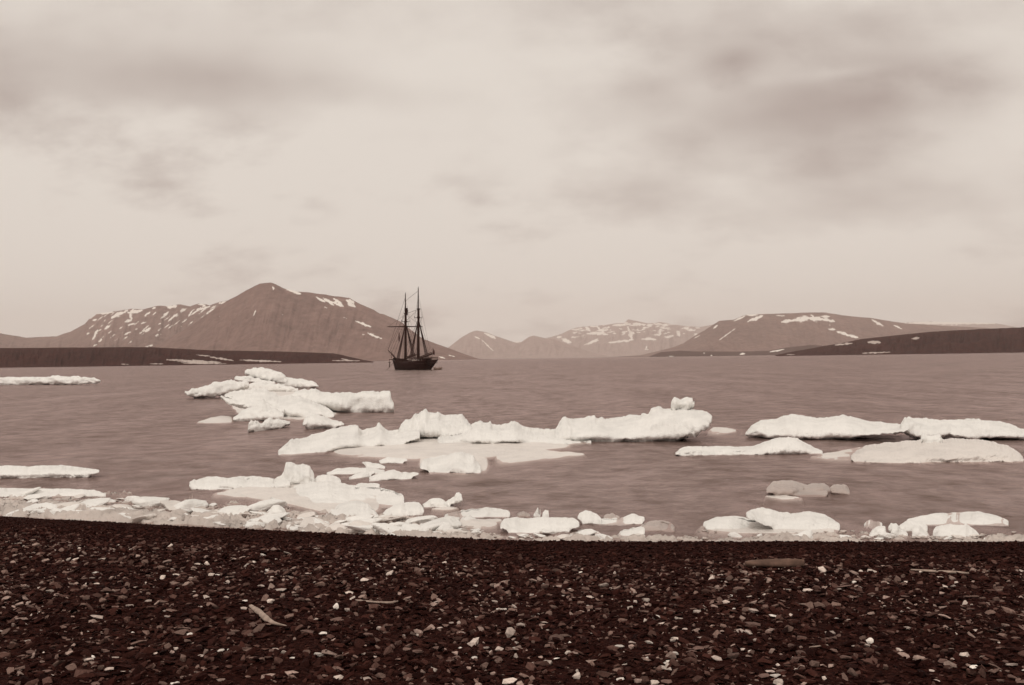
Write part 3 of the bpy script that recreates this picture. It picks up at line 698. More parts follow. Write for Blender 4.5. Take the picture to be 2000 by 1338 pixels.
# --- near-centre and right shore floes
floe(13, 'slim lens shaped floe off the middle of the beach', [(73, 270), (140, 256), (250, 236), (330, 225), (380, 214), (480, 228), (570, 234), (585, 250)], [(73, 278), (150, 286), (220, 282), (300, 274), (420, 282), (540, 270), (585, 258)], (288, 280), 0.9, lumpy=0.6)
floe(13, 'small hump just in front of the slim lens floe', [(190, 308), (230, 285), (262, 274), (325, 300)], [(190, 316), (325, 312)], None, 0.5)
shelf(13, 'pale drowned ice beside the small hump and slim lens floe', [(290, 312), (420, 292), (540, 290)], [(290, 330), (420, 332), (540, 318)])
floe(13, 'low dark bump of ice left of the two upright stubs', [(638, 258), (660, 244), (695, 240), (742, 268)], [(638, 275), (742, 276)], None, 0.4, 'drowned')
floe(13, 'narrow leaning ice stub, left of the pair', [(768, 268), (790, 230), (803, 206), (818, 202), (822, 240), (816, 268)], [(768, 274), (816, 275)], (277, 277), 0.22, lumpy=0.5)
floe(13, 'rounded upright ice stub, right of the pair', [(836, 268), (842, 240), (862, 226), (884, 230), (888, 262)], [(836, 280), (888, 284)], (285, 285), 0.3, lumpy=0.5)
floe(13, 'thick white floe grounded at the middle of the beach edge', [(508, 342), (540, 313), (640, 310), (720, 318), (800, 306), (850, 299), (920, 305), (1000, 300), (1080, 306), (1125, 322)], [(508, 352), (600, 384), (760, 406), (900, 404), (1000, 396), (1125, 345)], (404, 404), 1.2, lumpy=0.8)
floe(13, 'egg shaped floe end with dark waterline', [(1113, 275), (1130, 256), (1160, 246), (1215, 247), (1260, 266), (1300, 298)], [(1113, 290), (1160, 318), (1240, 330), (1300, 328)], (334, 334), 0.8, lumpy=0.4)
floe(13, 'flat floe with curled right tip trailing from the egg shaped floe', [(1280, 302), (1330, 300), (1440, 305), (1500, 285), (1550, 264), (1575, 275), (1600, 282), (1636, 290)], [(1280, 330), (1440, 335), (1550, 330), (1636, 304)], (336, 332), 0.7, lumpy=0.7)
floe(13, 'dull ice fragment behind the flat floe with curled tip', [(1315, 278), (1385, 262), (1440, 285)], [(1315, 292), (1440, 294)], None, 0.5, 'drowned')
floe(13, 'low peaked heap of ice on the shore below the egg shaped floe', [(1052, 416), (1110, 400), (1180, 382), (1240, 402), (1305, 424)], [(1052, 428), (1305, 434)], None, 0.6, lumpy=1.3)
floe(13, 'ribbed wedge of ice on the shore right of the peaked heap', [(1428, 420), (1470, 386), (1560, 375), (1610, 368), (1637, 374)], [(1428, 428), (1560, 426), (1637, 402)], (430, 426), 0.6, lumpy=1.0)
floe(13, 'dull waterlogged fragment right of the curled tip floe', [(1590, 365), (1680, 325), (1760, 320), (1870, 362)], [(1590, 380), (1740, 390), (1870, 378)], None, 0.9, 'drowned', 0.8)
floe(14, 'low white floe left of the long tilted slab', [(258, 328), (300, 306), (340, 290), (400, 288), (520, 296), (620, 316), (745, 348)], [(258, 338), (330, 362), (450, 366), (600, 366), (745, 358)], None, 1.0, lumpy=0.5)
floe(14, 'long tilted slab with raised left edge near the right shore', [(553, 258), (580, 250), (640, 250), (720, 258), (800, 278), (900, 275), (980, 267), (1060, 282), (1120, 300), (1195, 346)], [(553, 276), (650, 308), (740, 338), (850, 372), (1000, 372), (1100, 370), (1195, 352)], (375, 372), 1.3, lumpy=0.5, flat=2.8)
floe(14, 'drowned dome of ice in open water right of centre', [(690, 96), (740, 52), (800, 46), (870, 44), (930, 72), (1110, 110)], [(690, 104), (780, 120), (900, 138), (1000, 138), (1110, 122)], (140, 138), 1.6, 'drowned', 0.6)
floe(14, 'drowned slab behind the dome in open water', [(945, 75), (1000, 60), (1085, 54), (1130, 88)], [(945, 98), (1060, 104), (1130, 98)], None, 0.9, 'drowned', 0.6)
floe(14, 'drowned ragged piece right of the drowned dome', [(1128, 84), (1160, 60), (1235, 64), (1262, 112)], [(1128, 100), (1160, 120), (1262, 122)], None, 0.7, 'drowned', 1.0)
shelf(14, 'faint drowned sheet under the dome in open water', [(660, 128), (800, 125), (960, 140)], [(660, 140), (800, 165), (960, 158)])
floe(14, 'thin floe cut off by the right edge near the shore', [(1650, 306), (1780, 288), (1870, 274), (1925, 280), (2150, 270), (2350, 310)], [(1650, 312), (1780, 316), (1880, 330), (2100, 340), (2350, 330)], (335, 335), 1.1, lumpy=0.7)
floe(14, 'peaked chunk standing on the shore at the right', [(1392, 405), (1440, 352), (1470, 345), (1506, 350), (1512, 390)], [(1392, 414), (1512, 412)], None, 0.45, lumpy=1.0)
floe(14, 'flat fragment behind the peaked chunk at the right', [(1360, 330), (1395, 312), (1420, 322), (1485, 332)], [(1360, 345), (1485, 345)], None, 0.6)
floe(14, 'leaning chunk right of the peaked chunk', [(1528, 350), (1545, 330), (1580, 338), (1620, 370), (1660, 398)], [(1528, 372), (1580, 408), (1660, 410)], (412, 412), 0.5, lumpy=1.1)
floe(14, 'grounded slab propped against its neighbour at the right shore', [(1600, 340), (1640, 316), (1730, 318), (1795, 345)], [(1600, 380), (1795, 378)], None, 0.6, lumpy=0.9)
floe(14, 'triangular chunk at the right shore', [(1690, 360), (1705, 340), (1740, 345), (1780, 380), (1808, 408)], [(1690, 412), (1808, 414)], None, 0.5, lumpy=0.9)
floe(14, 'blocky chunk cut off by the right edge on the shore', [(1832, 380), (1850, 352), (1925, 348), (2060, 340), (2150, 400)], [(1832, 414), (2150, 416)], None, 0.7, lumpy=0.9)

def hull_shape(npts, seed, fx=1.0, fy=0.75, fz=0.4):
    r = np.random.default_rng(seed)
    P = r.normal(size=(npts, 3)); P /= np.linalg.norm(P, axis=1)[:, None]
    P *= r.uniform(0.75, 1.1, (npts, 1)); P *= np.array([fx, fy, fz])
    bm = bmesh.new()
    for p in P: bm.verts.new(p)
    res = bmesh.ops.convex_hull(bm, input=bm.verts)
    bmesh.ops.delete(bm, geom=[g for g in res['geom_interior'] if isinstance(g, bmesh.types.BMVert)], context='VERTS')
    bmesh.ops.triangulate(bm, faces=bm.faces)
    bmesh.ops.recalc_face_normals(bm, faces=bm.faces)
    bm.verts.index_update()
    V = np.array([v.co[:] for v in bm.verts]); Fc = np.array([[v.index for v in f.verts] for f in bm.faces])
    bm.free()
    return V, Fc
# ------------------------------------------------------------------ brash ice along the water's edge
def lump_mesh(name, sd, mat, sq=0.7):
    """broken ice: a few flat fracture planes, melt-rounded and pitted"""
    bm = bmesh.new(); bmesh.ops.create_icosphere(bm, subdivisions=4, radius=1.0)
    P = np.array([v.co[:] for v in bm.verts])
    r_ = np.random.default_rng(sd)
    Nn = r_.normal(size=(9, 3)); Nn /= np.linalg.norm(Nn, axis=1)[:, None]
    dd = r_.uniform(0.45, 0.85, 9)
    k = np.min(np.where(P @ Nn.T > 0.15, dd / np.maximum(P @ Nn.T, 1e-3), 9), 1)
    k = np.minimum(k, 1.15)
    r = k * (1 + 0.16 * fbm(P * 1.7 + sd * 3.1, 3, sd) + 0.12 * (1 - 2 * np.abs(fbm(P * 3.0 + sd, 3, sd + 5))))
    P = P * r[:, None] * np.array([1.25, 0.9, sq])
    for v, p in zip(bm.verts, P): v.co = p
    bmesh.ops.smooth_vert(bm, verts=bm.verts, factor=0.5, use_axis_x=True, use_axis_y=True, use_axis_z=True)
    me = bpy.data.meshes.new(name); bm.to_mesh(me); bm.free()
    me.polygons.foreach_set('use_smooth', [True] * len(me.polygons))
    me.materials.append(mat)
    return me
lumps = [lump_mesh('brash_ice', k, M['ice'], (0.5, 0.8, 1.0, 0.6)[k % 4]) for k in range(14)]
wet_lumps = [lump_mesh('brash_ice', 40 + k, M['wet_ice'], 0.4) for k in range(4)]
def chunk(px, py, wpx, label, group, wet=False, tall=1.0, z=None):
    p = on_plane(px, py, 0.02 if z is None else z)
    s = 0.5 * wpx * p.y / F
    o = bpy.data.objects.new('brash_ice', random.choice(wet_lumps if wet else lumps)); COL.objects.link(o)
    g = float(ground_z(p.x, p.y))
    o.location = (p.x, p.y, max(0.0, g) + 0.1 * s)
    o.scale = (s, s * random.uniform(0.8, 1.3), s * tall)
    o.rotation_euler = (random.uniform(-.25, .25), random.uniform(-.25, .25), random.uniform(-0.6, 0.6) + random.choice((0, math.pi)))
    if wet: label, group = label.replace('small white', 'dull waterlogged'), group.replace('brash', 'dull brash')
    elif wpx > 32: label, group = label.replace('small white', 'broad white'), group.replace('brash', 'broad brash')
    tag(o, label, 'ice chunk', group)
    return o
BL = 'small white chunk of brash ice washed against the left beach edge'
BR = 'small white chunk of brash ice washed against the right beach edge'
def edge_px(x): return float(np.interp(x, [a for a, b in _cp], [b for a, b in _cp]))
k = 0
for i in range(190):         # dense belt at the left
    x = random.uniform(60, 900) if i % 9 else random.uniform(-120, 100)
    e = edge_px(x)
    band = np.interp(x, [0, 165, 420, 600, 800, 900], [48, 46, 40, 30, 26, 16])
    y = e - band * random.random() ** 1.3 + 1
    chunk(x, y, random.choice((10, 12, 15, 18, 22, 28, 36, 48, 62)) * random.uniform(0.8, 1.2), BL, 'brash ice along the left beach edge', wet=random.random() < 0.28, tall=random.uniform(0.35, 0.75))
for i in range(46):
    x = random.uniform(900, 2050); e = edge_px(x)
    y = e - 12 * random.random() ** 1.4 + 1
    chunk(x, y, random.choice((8, 10, 14, 18, 24, 34)) * random.uniform(0.8, 1.2), BR, 'brash ice along the right beach edge', wet=random.random() < 0.4, tall=random.uniform(0.4, 0.8))
def slush():
    """finely crushed ice between the chunks, too small to count"""
    r = np.random.default_rng(77)
    T = [hull_shape(10, 900 + k, 1.1, 0.85, 0.5) for k in range(8)]
    Vs, Fs, off = [], [], 0
    for i in range(2600):
        if r.random() < 0.8:
            x = r.uniform(-150, 980); band = np.interp(x, [0, 165, 420, 600, 800, 980], [50, 46, 40, 32, 26, 12])
        else:
            x = r.uniform(900, 2150); band = 12 + 6 * math.sin(x * 0.02)
        e = edge_px(x); q = r.random() ** 1.5
        # ragged streams rather than an even carpet
        if vnoise(np.array([x * 0.016, q * 2.5, 0.0]), 4) < -0.05 + 0.5 * q - 0.3: continue
        p = on_plane(x, e + 3 - band * q); s_ = r.uniform(0.012, 0.055)
        V, Fc = T[r.integers(0, 8)]
        a = r.uniform(0, 6.28); c, sn = math.cos(a), math.sin(a)
        W = V * s_ * np.array([1.3, 1.0, r.uniform(.5, 1.0)])
        W = np.stack([W[:, 0] * c - W[:, 1] * sn + p.x, W[:, 0] * sn + W[:, 1] * c + p.y, W[:, 2] + max(0.0, float(ground_z(p.x, p.y))) + 0.25 * s_], -1)
        Vs.append(W); Fs.append(Fc + off); off += len(V)
    # packed mush under the crumbs
    nx, ny = 520, 64
    xs = np.linspace(-260, 2200, nx)
    G = np.zeros((nx, ny, 3))
    for i, x in enumerate(xs):
        band = np.interp(x, [-200, 165, 420, 600, 800, 980, 1100, 2200], [52, 48, 44, 38, 30, 20, 12, 13])
        e = edge_px(x)
        a0 = on_plane(x, e + 14); a1 = on_plane(x, e - band * 1.15)
        for j in range(ny):
            q = j / (ny - 1)
            G[i, j, :2] = (a0.x + (a1.x - a0.x) * q, a0.y + (a1.y - a0.y) * q)
    Q = np.linspace(0, 1, ny)[None, :] + 0 * G[..., 0]
    PP = np.stack([G[..., 0] * 1.0, G[..., 1] * 1.7, G[..., 0] * 0], -1)
    f1_ = fbm(PP * 0.9, 4, 61); f2_ = 1 - 2 * np.abs(fbm(PP * 3.2, 4, 63)); f3_ = fbm(PP * 8, 3, 65)
    dens = np.interp(xs, [-260, 700, 1000, 1200, 2200], [-0.085, -0.085, -0.11, -0.14, -0.13])[:, None]
    G[..., 2] = dens + 0.11 * f1_ + 0.17 * (f2_ - 0.3) + 0.07 * f3_ - 0.07 * Q ** 2 + 0.13 * (1 - Q) ** 2
    G[..., 2] = np.where(G[..., 2] < -0.03, -0.03 + 3 * (G[..., 2] + 0.03), G[..., 2])
    G[..., 2] -= 0.45 * np.clip(0.12 - Q, 0, 1) / 0.12
    gz = ground_z(G[..., 0], G[..., 1])
    G[..., 2] = np.minimum(G[..., 2], 0.16) + np.maximum(gz, 0) * 0.3
    Vs.append(G.reshape(-1, 3)); Fg = grid_faces(nx, ny) + off
    FL = np.vstack(Fs).tolist() + Fg.tolist()
    o = mesh_obj('slush', np.vstack(Vs), FL, M['slush'], None, True)
    tag(o, 'crushed ice slush floating between the chunks at the beach edge', 'slush', kind='stuff')

slush()

# ------------------------------------------------------------------ ship
def tube(bm, a, b, r0, r1, seg=8):
    a = Vector(a); b = Vector(b); d = (b - a)
    if d.length < 1e-6: return
    q = d.to_track_quat('Z', 'Y').to_matrix()
    ra = []; rb = []
    for i in range(seg):
        an = 2 * math.pi * i / seg
        c = q @ Vector((math.cos(an), math.sin(an), 0))
        ra.append(bm.verts.new(a + c * r0)); rb.append(bm.verts.new(b + c * r1))
    for i in range(seg):
        j = (i + 1) % seg
        bm.faces.new((ra[i], ra[j], rb[j], rb[i]))
    bm.faces.new(ra[::-1]); bm.faces.new(rb)
def bmbox(bm, x0, x1, y0, y1, z0, z1, taper=0.0):
    v = [bm.verts.new(p) for p in ((x0, y0, z0), (x1, y0, z0), (x1, y1, z0), (x0, y1, z0), (x0 + taper, y0 + taper, z1), (x1 - taper, y0 + taper, z1), (x1 - taper, y1 - taper, z1), (x0 + taper, y1 - taper, z1))]
    for f in ((0, 3, 2, 1), (4, 5, 6, 7), (0, 1, 5, 4), (1, 2, 6, 5), (2, 3, 7, 6), (3, 0, 4, 7)):
        bm.faces.new([v[i] for i in f])
def bobj(name, bm, mat, parent, smooth=False):
    me = bpy.data.meshes.new(name); bm.to_mesh(me); bm.free()
    if smooth: me.polygons.foreach_set('use_smooth', [True] * len(me.polygons))
    me.materials.append(mat)
    o = bpy.data.objects.new(name, me); COL.objects.link(o); o.parent = parent
    return o
def tubes(name, segs, mat, parent, seg=6):
    bm = bmesh.new()
    for s in segs: tube(bm, *s, seg=seg)
    return bobj(name, bm, mat, parent)

LEN, BEAM = 22.5, 5.7
def half_b(s):
    if s < 0.38: return BEAM / 2 * max(0.0, 1 - (1 - s / 0.38) ** 2.0) ** 0.62
    if s < 0.7: return BEAM / 2
    return BEAM / 2 * (1 - 0.34 * ((s - 0.7) / 0.3) ** 1.8)
def sheer(s):
    return 2.35 + 1.15 * max(0, (0.45 - s) / 0.45) ** 1.8 + 0.45 * max(0, (s - 0.55) / 0.45) ** 1.6
def build_ship():
    mid = on_plane(806.5, 722.2)
    th = math.radians(55)
    root = empty('sailing_ship', (mid.x, mid.y, 0))
    # local: +x aft, +y starboard, origin amidships
    root.rotation_euler = (0, 0, -th)
    tag(root, 'dark two masted sailing ship with bare masts anchored beyond the ice', 'ship')
    X0 = -LEN / 2
    # hull
    n, mrow = 41, 13
    Vh = []
    for i in range(n):
        s = i / (n - 1)
        b = half_b(s); zt = sheer(s)
        keel = -1.6 if s < 0.86 else -1.6 + (s - 0.86) / 0.14 * 2.5
        ring = []
        for j in range(mrow):
            q = j / (mrow - 1)
            z = keel + (zt - keel) * q
            full = (1 - (1 - q) ** 2.6)
            fl = full if 0.25 < s < 0.8 else full * (0.55 + 0.45 * q)
            bb = b * fl
            x = X0 + LEN * s
            if s < 0.2: x += (1 - q) * 0.7 * (1 - s / 0.2)
            if s > 0.86: x += (q - 1) * 1.1 * (s - 0.86) / 0.14
            ring.append((x, bb, z))
        full_ring = [(x, -y, z) for x, y, z in ring[::-1]] + ring[1:]
        Vh += full_ring
    m = 2 * mrow - 1
    Fh = grid_faces(n, m).tolist()
    Fh.append([(n - 1) * m + j for j in range(m)])
    hull = mesh_obj('hull', Vh, Fh, M['hull'], root)
    sol = hull.modifiers.new('planking', 'SOLIDIFY'); sol.thickness = 0.12; sol.offset = -1
    # deck
    Vd = []; 
    for i in range(n):
        s = i / (n - 1); b = max(0.02, half_b(s) * 0.96); z = sheer(s) - 0.85
        x = X0 + LEN * s + (0.25 if s < 0.05 else 0) - (0.35 if s > 0.95 else 0)
        Vd += [(x, -b, z), (x, b, z)]
    mesh_obj('deck', Vd, grid_faces(n, 2), M['deck'], root, False)
    # rails (sub-parts of the hull)
    for sd in (-1, 1):
        segs = []
        for i in range(n - 1):
            s0, s1 = i / (n - 1), (i + 1) / (n - 1)
            segs.append(((X0 + LEN * s0, sd * half_b(s0), sheer(s0) + 0.03), (X0 + LEN * s1, sd * half_b(s1), sheer(s1) + 0.03), 0.09, 0.09))
        tubes('rail', segs, M['spar'], hull)
    # rubbing strake, paler line
    for sd in (-1, 1):
        segs = []
        for i in range(2, n - 1):
            s0, s1 = i / (n - 1), (i + 1) / (n - 1)
            segs.append(((X0 + LEN * s0, sd * (half_b(s0) + 0.01), sheer(s0) - 0.8), (X0 + LEN * s1, sd * (half_b(s1) + 0.01), sheer(s1) - 0.8), 0.06, 0.06))
        tubes('wale', segs, M['spar'], hull)
    tubes('rudder', [((X0 + LEN - 1.4, 0, -1.2), (X0 + LEN - 0.9, 0, 1.2), 0.22, 0.16)], M['hull'], hull)
    # stern taffrail with stanchions
    segs = []
    zr = sheer(1) + 0.75
    prev = {}
    for k in range(9):
        s = 0.74 + 0.26 * k / 8
        for sd in (-1, 1):
            p = (X0 + LEN * s - 0.05, sd * half_b(s) * 0.98, zr)
            segs.append((((p[0], p[1], sheer(s))), p, 0.05, 0.05))
            if sd in prev: segs.append((prev[sd], p, 0.07, 0.07))
            prev[sd] = p
    segs.append((prev[-1], prev[1], 0.07, 0.07))
    tubes('taffrail', segs, M['spar'], root)
    # deckhouse, hatch, galley
    bm = bmesh.new(); bmbox(bm, 5.4, 8.4, -1.35, 1.35, 1.6, 3.25, 0.06)
    dh = bobj('deckhouse', bm, M['hull'], root)
    bm = bmesh.new(); bmbox(bm, 5.2, 8.6, -1.55, 1.55, 3.25, 3.37)
    bobj('roof', bm, M['sail'], dh)
    for x in (6.0, 7.6):
        bm = bmesh.new(); bmbox(bm, x - 0.25, x + 0.25, -1.43, -1.33, 2.4, 2.85); bobj('window', bm, M['paint'], dh)
    bm = bmesh.new(); bmbox(bm, -2.2, -0.2, -1.0, 1.0, 1.45, 2.7, 0.05); bobj('galley', bm, M['hull'], root)
    tubes('stove_pipe', [((-1.2, 0.4, 2.7), (-1.2, 0.4, 3.6), 0.1, 0.1)], M['spar'], root)
    bm = bmesh.new(); bmbox(bm, -7.8, -6.2, -0.6, 0.6, 2.2, 3.3, 0.05); bobj('windlass', bm, M['spar'], root)
    # boat carried on deck
    def skiff(name, L, B, D, mat, parent, loc, rz=0):
        nn, mm = 15, 7; Vs = []
        for i in range(nn):
            s = i / (nn - 1); b = B / 2 * max(0.02, math.sin(math.pi * min(0.97, s * 0.86 + 0.02))) ** 0.7
            for j in range(mm):
                q = -1 + 2 * j / (mm - 1)
                Vs.append((-L / 2 + L * s, b * math.sin(q * math.pi / 2), D * (abs(q) ** 2.2) + 0.18 * (2 * s - 1) ** 2))
        o = mesh_obj(name, Vs, grid_faces(nn, mm), mat, parent)
        o.location = loc; o.rotation_euler = (0, 0, rz)
        md = o.modifiers.new('planking', 'SOLIDIFY'); md.thickness = 0.05
        return o
    skiff('deck_boat', 4.4, 1.5, 0.7, M['paint'], root, (1.3, -0.9, 2.15))
    # masts (rake aft)
    xf, xm = X0 + 6.7, X0 + 14.4
    rake = 0.035
    def mast(x, zl, zt, cz, base_r):
        P = lambda z: (x + rake * z, 0, z)
        ms = tubes('mast', [(P(1.0), P(zl), base_r, base_r * 0.72)], M['spar'], root, 10)
        dx = -0.22
        Q = lambda z: (x + rake * z + dx, 0, z)
        tubes('topmast', [(Q(zl - 2.6), Q(zt), base_r * 0.62, base_r * 0.28)], M['spar'], ms, 8)
        tubes('crosstree', [((x + rake * cz - .1, -1.25, cz), (x + rake * cz - .1, 1.25, cz), 0.09, 0.07), ((x + rake * cz - 0.8, 0, cz), (x + rake * cz + 0.7, 0, cz), 0.1, 0.1),
                            ((x + rake * cz - .1, -1.25, cz), (x + rake * cz - .1, -1.25, cz + 0.45), 0.07, 0.05), ((x + rake * cz - .1, 1.25, cz), (x + rake * cz - .1, 1.25, cz + 0.45), 0.07, 0.05)], M['spar'], ms)
        tubes('mast_cap', [(P(zl - 0.25), P(zl + 0.1), base_r * 1.25, base_r * 1.25), (P(zl - 2.7), P(zl - 2.3), base_r * 1.3, base_r * 1.2)], M['spar'], ms)
        tubes('truck', [(Q(zt), Q(zt + 0.35), 0.09, 0.05)], M['spar'], ms)
        return ms
    fm = mast(xf, 16.7, 22.5, 14.2, 0.42)
    mm_ = mast(xm, 17.6, 23.7, 15.0, 0.43)
    # lookout barrel on the fore topmast
    xb = xf + rake * 17.2 + 0.32
    bm = bmesh.new()
    tube(bm, (xb, 0, 16.45), (xb, 0, 17.3), 0.42, 0.50, 12); tube(bm, (xb, 0, 17.3), (xb, 0, 18.2), 0.50, 0.44, 12)
    tube(bm, (xb, 0, 16.2), (xb, 0, 16.45), 0.55, 0.42, 12)
    bobj('crows_nest', bm, M['hull'], fm)
    # square yard, braced
    zy = 12.75; xy = xf + rake * zy - 0.35
    br = math.radians(20)
    yd = Vector((math.sin(br), math.cos(br), 0))
    c = Vector((xy, 0, zy))
    yard = tubes('yard', [(c - yd * 5.2, c, 0.09, 0.19), (c, c + yd * 5.2, 0.19, 0.09)], M['spar'], root, 8)
    lifts = [(tuple(c + yd * 5.0 * sg), (xf + rake * 16.4, 0, 16.4), 0.022, 0.022) for sg in (-1, 1)]
    braces = [(tuple(c + yd * 5.1 * sg), (xm + rake * 11, sg * 0.1, 10.5), 0.02, 0.02) for sg in (-1, 1)]
    tubes('yard_lift', lifts + braces, M['rope'], yard, 4)
    # bowsprit and jib-boom
    tip = Vector((X0 - 4.3, 0, 6.0)); heel = Vector((X0 + 1.4, 0, 3.0))
    bs = tubes('bowsprit', [(heel, heel.lerp(tip, 0.62), 0.24, 0.18), (heel.lerp(tip, 0.5), tip, 0.15, 0.08)], M['spar'], root, 8)
    cap = heel.lerp(tip, 0.62)
    tubes('dolphin_striker', [(cap, cap + Vector((0.1, 0, -1.5)), 0.07, 0.05), (cap + Vector((-.1, 0, -.1)), cap + Vector((0.05, 0, 0.9)), 0.06, 0.04), (tuple(cap + Vector((0.1, 0, -1.5))), tuple(tip), 0.025, 0.025), (tuple(cap + Vector((0.1, 0, -1.5))), (X0 + 0.6, 0, 1.0), 0.03, 0.03)], M['spar'], bs)
    bmn = bmesh.new(); tube(bmn, heel.lerp(tip, 0.3) + Vector((0, 0, .22)), heel.lerp(tip, 0.6) + Vector((0, 0, .26)), 0.2, 0.14, 8)
    bobj('furled_jib', bmn, M['sail'], bs, True)
    # standing rigging
    def shrouds(xb_, top, zc, spread):
        for sd in (-1, 1):
            segs = []
            ends = []
            for k in range(5):
                xe = xb_ - 0.5 + k * spread
                s = (xe - X0) / LEN
                e = (xe, sd * (half_b(s) + 0.15), sheer(s) - 0.1)
                ends.append(e)
                segs.append((e, top, 0.075, 0.055))
                segs.append(((e[0], e[1], e[2] - 0.5), (e[0], e[1], e[2] + 0.55), 0.07, 0.06))
            T = Vector(top)
            for r in range(1, 22):
                f = r / 26
                segs.append((Vector(ends[0]).lerp(T, f), Vector(ends[-1]).lerp(T, f), 0.022, 0.022))
            tubes('shrouds', segs, M['rope'], root, 5)
            # topmast shrouds
    shrouds(xf, (xf + rake * 14.0, 0, 14.0), 14.2, 0.5)
    shrouds(xm, (xm + rake * 14.8, 0, 14.8), 15.0, 0.5)
    for (x, cz, zt) in ((xf, 14.2, 19.5), (xm, 15.0, 21.0)):
        tubes('topmast_shrouds', [((x + rake * cz - .1, sd * 1.25, cz + .1), (x + rake * zt - 0.2, 0, zt), 0.025, 0.02) for sd in (-1, 1)] +
              [((x + rake * cz - .1, sd * 1.25, cz), (x + rake * (cz - 2), sd * 0.15, cz - 2.2), 0.03, 0.03) for sd in (-1, 1)], M['rope'], root, 4)
    ft = lambda z: (xf + rake * z - 0.2, 0, z)
    mt = lambda z: (xm + rake * z - 0.2, 0, z)
    stays = [(tuple(heel.lerp(tip, 0.35)), ft(14.0)), (tuple(cap), ft(14.6)), (tuple(heel.lerp(tip, 0.8)), ft(16.6)), (tuple(tip), ft(17.0)), (tuple(tip), ft(21.5)),
             (ft(14.2), mt(17.4)), (ft(2.4), mt(14.8)), (ft(20.3), mt(22.8)), (ft(16.5), mt(17.4)), (mt(14.5), ft(6.0))]
    for i, (a, b) in enumerate(stays):
        tubes('stay', [(a, b, 0.04, 0.04)], M['rope'], root, 4)
    for sd in (-1, 1):
        tubes('backstay', [(ft(21), (xf + 3.6, sd * 2.7, 2.4), 0.022, 0.022), (ft(16.5), (xf + 3.0, sd * 2.7, 2.4), 0.025, 0.025), (mt(22), (xm + 3.6, sd * 2.5, 2.6), 0.022, 0.022), (mt(17), (xm + 3.0, sd * 2.5, 2.6), 0.025, 0.025)], M['rope'], root, 4)
    # booms with furled sails, gaff lashed on top
    for (x, L, z0, z1) in ((xf, 6.6, 3.2, 4.3), (xm, 8.6, 3.1, 4.5)):
        a = Vector((x + 0.5, 0, z0)); b = Vector((x + 0.5 + L, -0.2, z1))
        boom = tubes('boom', [(a, b, 0.14, 0.1)], M['spar'], root, 8)
        bm = bmesh.new()
        pts = 9
        for k in range(pts):
            p = a.lerp(b, 0.03 + 0.86 * k / pts) + Vector((0, 0, 0.26)); q = a.lerp(b, 0.03 + 0.86 * (k + 1) / pts) + Vector((0, 0, 0.26))
            tube(bm, p, q, 0.20 + 0.07 * math.sin(k * 2.1), 0.20 + 0.07 * math.sin((k + 1) * 2.1), 8)
        bobj('furled_sail', bm, M['sail'], boom, True)
        tubes('gaff', [(a + Vector((0, 0.05, 0.55)), b + Vector((-0.8, 0.05, 0.5)), 0.11, 0.07)], M['spar'], boom)
        tubes('topping_lift', [(tuple(b), (x + rake * 14, 0, 14.2), 0.02, 0.02)], M['rope'], boom, 4)
    # mast-hoop bunches of halyards that thicken the lower masts
    for x in (xf, xm):
        tubes('halyards', [((x + 0.45 * sx, 0.4 * sy, 2.2), (x + rake * 13 + 0.1 * sx, 0.1 * sy, 13), 0.025, 0.02) for sx, sy in ((1, 1), (1, -1), (-1, 0.6), (-1, -.6))], M['rope'], root, 4)
    # flags
    def flag(name, top, h, w, droop, parent):
        Vf = []; nn = 8
        for i in range(nn):
            for j in range(5):
                u, v = i / (nn - 1), j / 4
                Vf.append((top[0] + u * w + 0.08 * math.sin(v * 6 + u * 4), top[1] + 0.12 * math.sin(u * 7 + v * 3), top[2] - v * h - u * droop))
        o = mesh_obj(name, Vf, grid_faces(nn, 5), M['flag'], parent)
        md = o.modifiers.new('cloth', 'SOLIDIFY'); md.thickness = 0.03
        return o
    xs = X0 + LEN - 0.3
    fs_ = tubes('flagstaff', [((xs, 0, 2.6), (xs + 0.7, 0, 6.1), 0.05, 0.035)], M['spar'], root)
    flag('ensign', (xs + 0.68, 0, 6.0), 1.5, 0.9, 0.5, fs_)
    flag('hoisted_pennant', (xf - 3.4, -0.3, 11.3), 2.6, 0.45, 0.4, root)
    # anchor hung from the cathead
    xa, ya = X0 + 0.9, -1.15
    an = tubes('anchor', [((xa, ya, 3.0), (xa - 0.5, ya - 0.9, 3.15), 0.12, 0.1), ((xa - .45, ya - .85, 3.1), (xa - .45, ya - .85, 0.8), 0.06, 0.06), ((xa - .45, ya - .85, 2.3), (xa - .45, ya - .85, 0.8), 0.10, 0.12),
                         ((xa - .45, ya - .85, 0.8), (xa - 1.05, ya - .85, 1.2), 0.11, 0.05), ((xa - .45, ya - .85, 0.8), (xa + .15, ya - .85, 1.2), 0.11, 0.05), ((xa - .45, ya - 1.4, 2.2), (xa - .45, ya - .3, 2.2), 0.07, 0.07)], M['spar'], root)
    tubes('anchor_chain', [((X0 + 0.5, -0.5, 2.2), (X0 - 1.6, -2.2, -0.3), 0.05, 0.05)], M['rope'], root, 5)
    # dinghy astern: its own thing
    sp = root.matrix_basis @ Vector((LEN / 2 + 1.3, 1.0, 0.05))
    dg = skiff('dinghy', 2.6, 1.2, 0.62, M['deck'], None, (sp.x, sp.y, -0.05), -th + 0.5)
    tag(dg, 'small rowing boat lying under the stern of the sailing ship', 'boat')
    bm = bmesh.new()
    for x in (-0.7, 0.1, 0.9): bmbox(bm, x - 0.11, x + 0.11, -0.5, 0.5, 0.38, 0.43)
    bobj('thwarts', bm, M['sail'], dg)
build_ship()

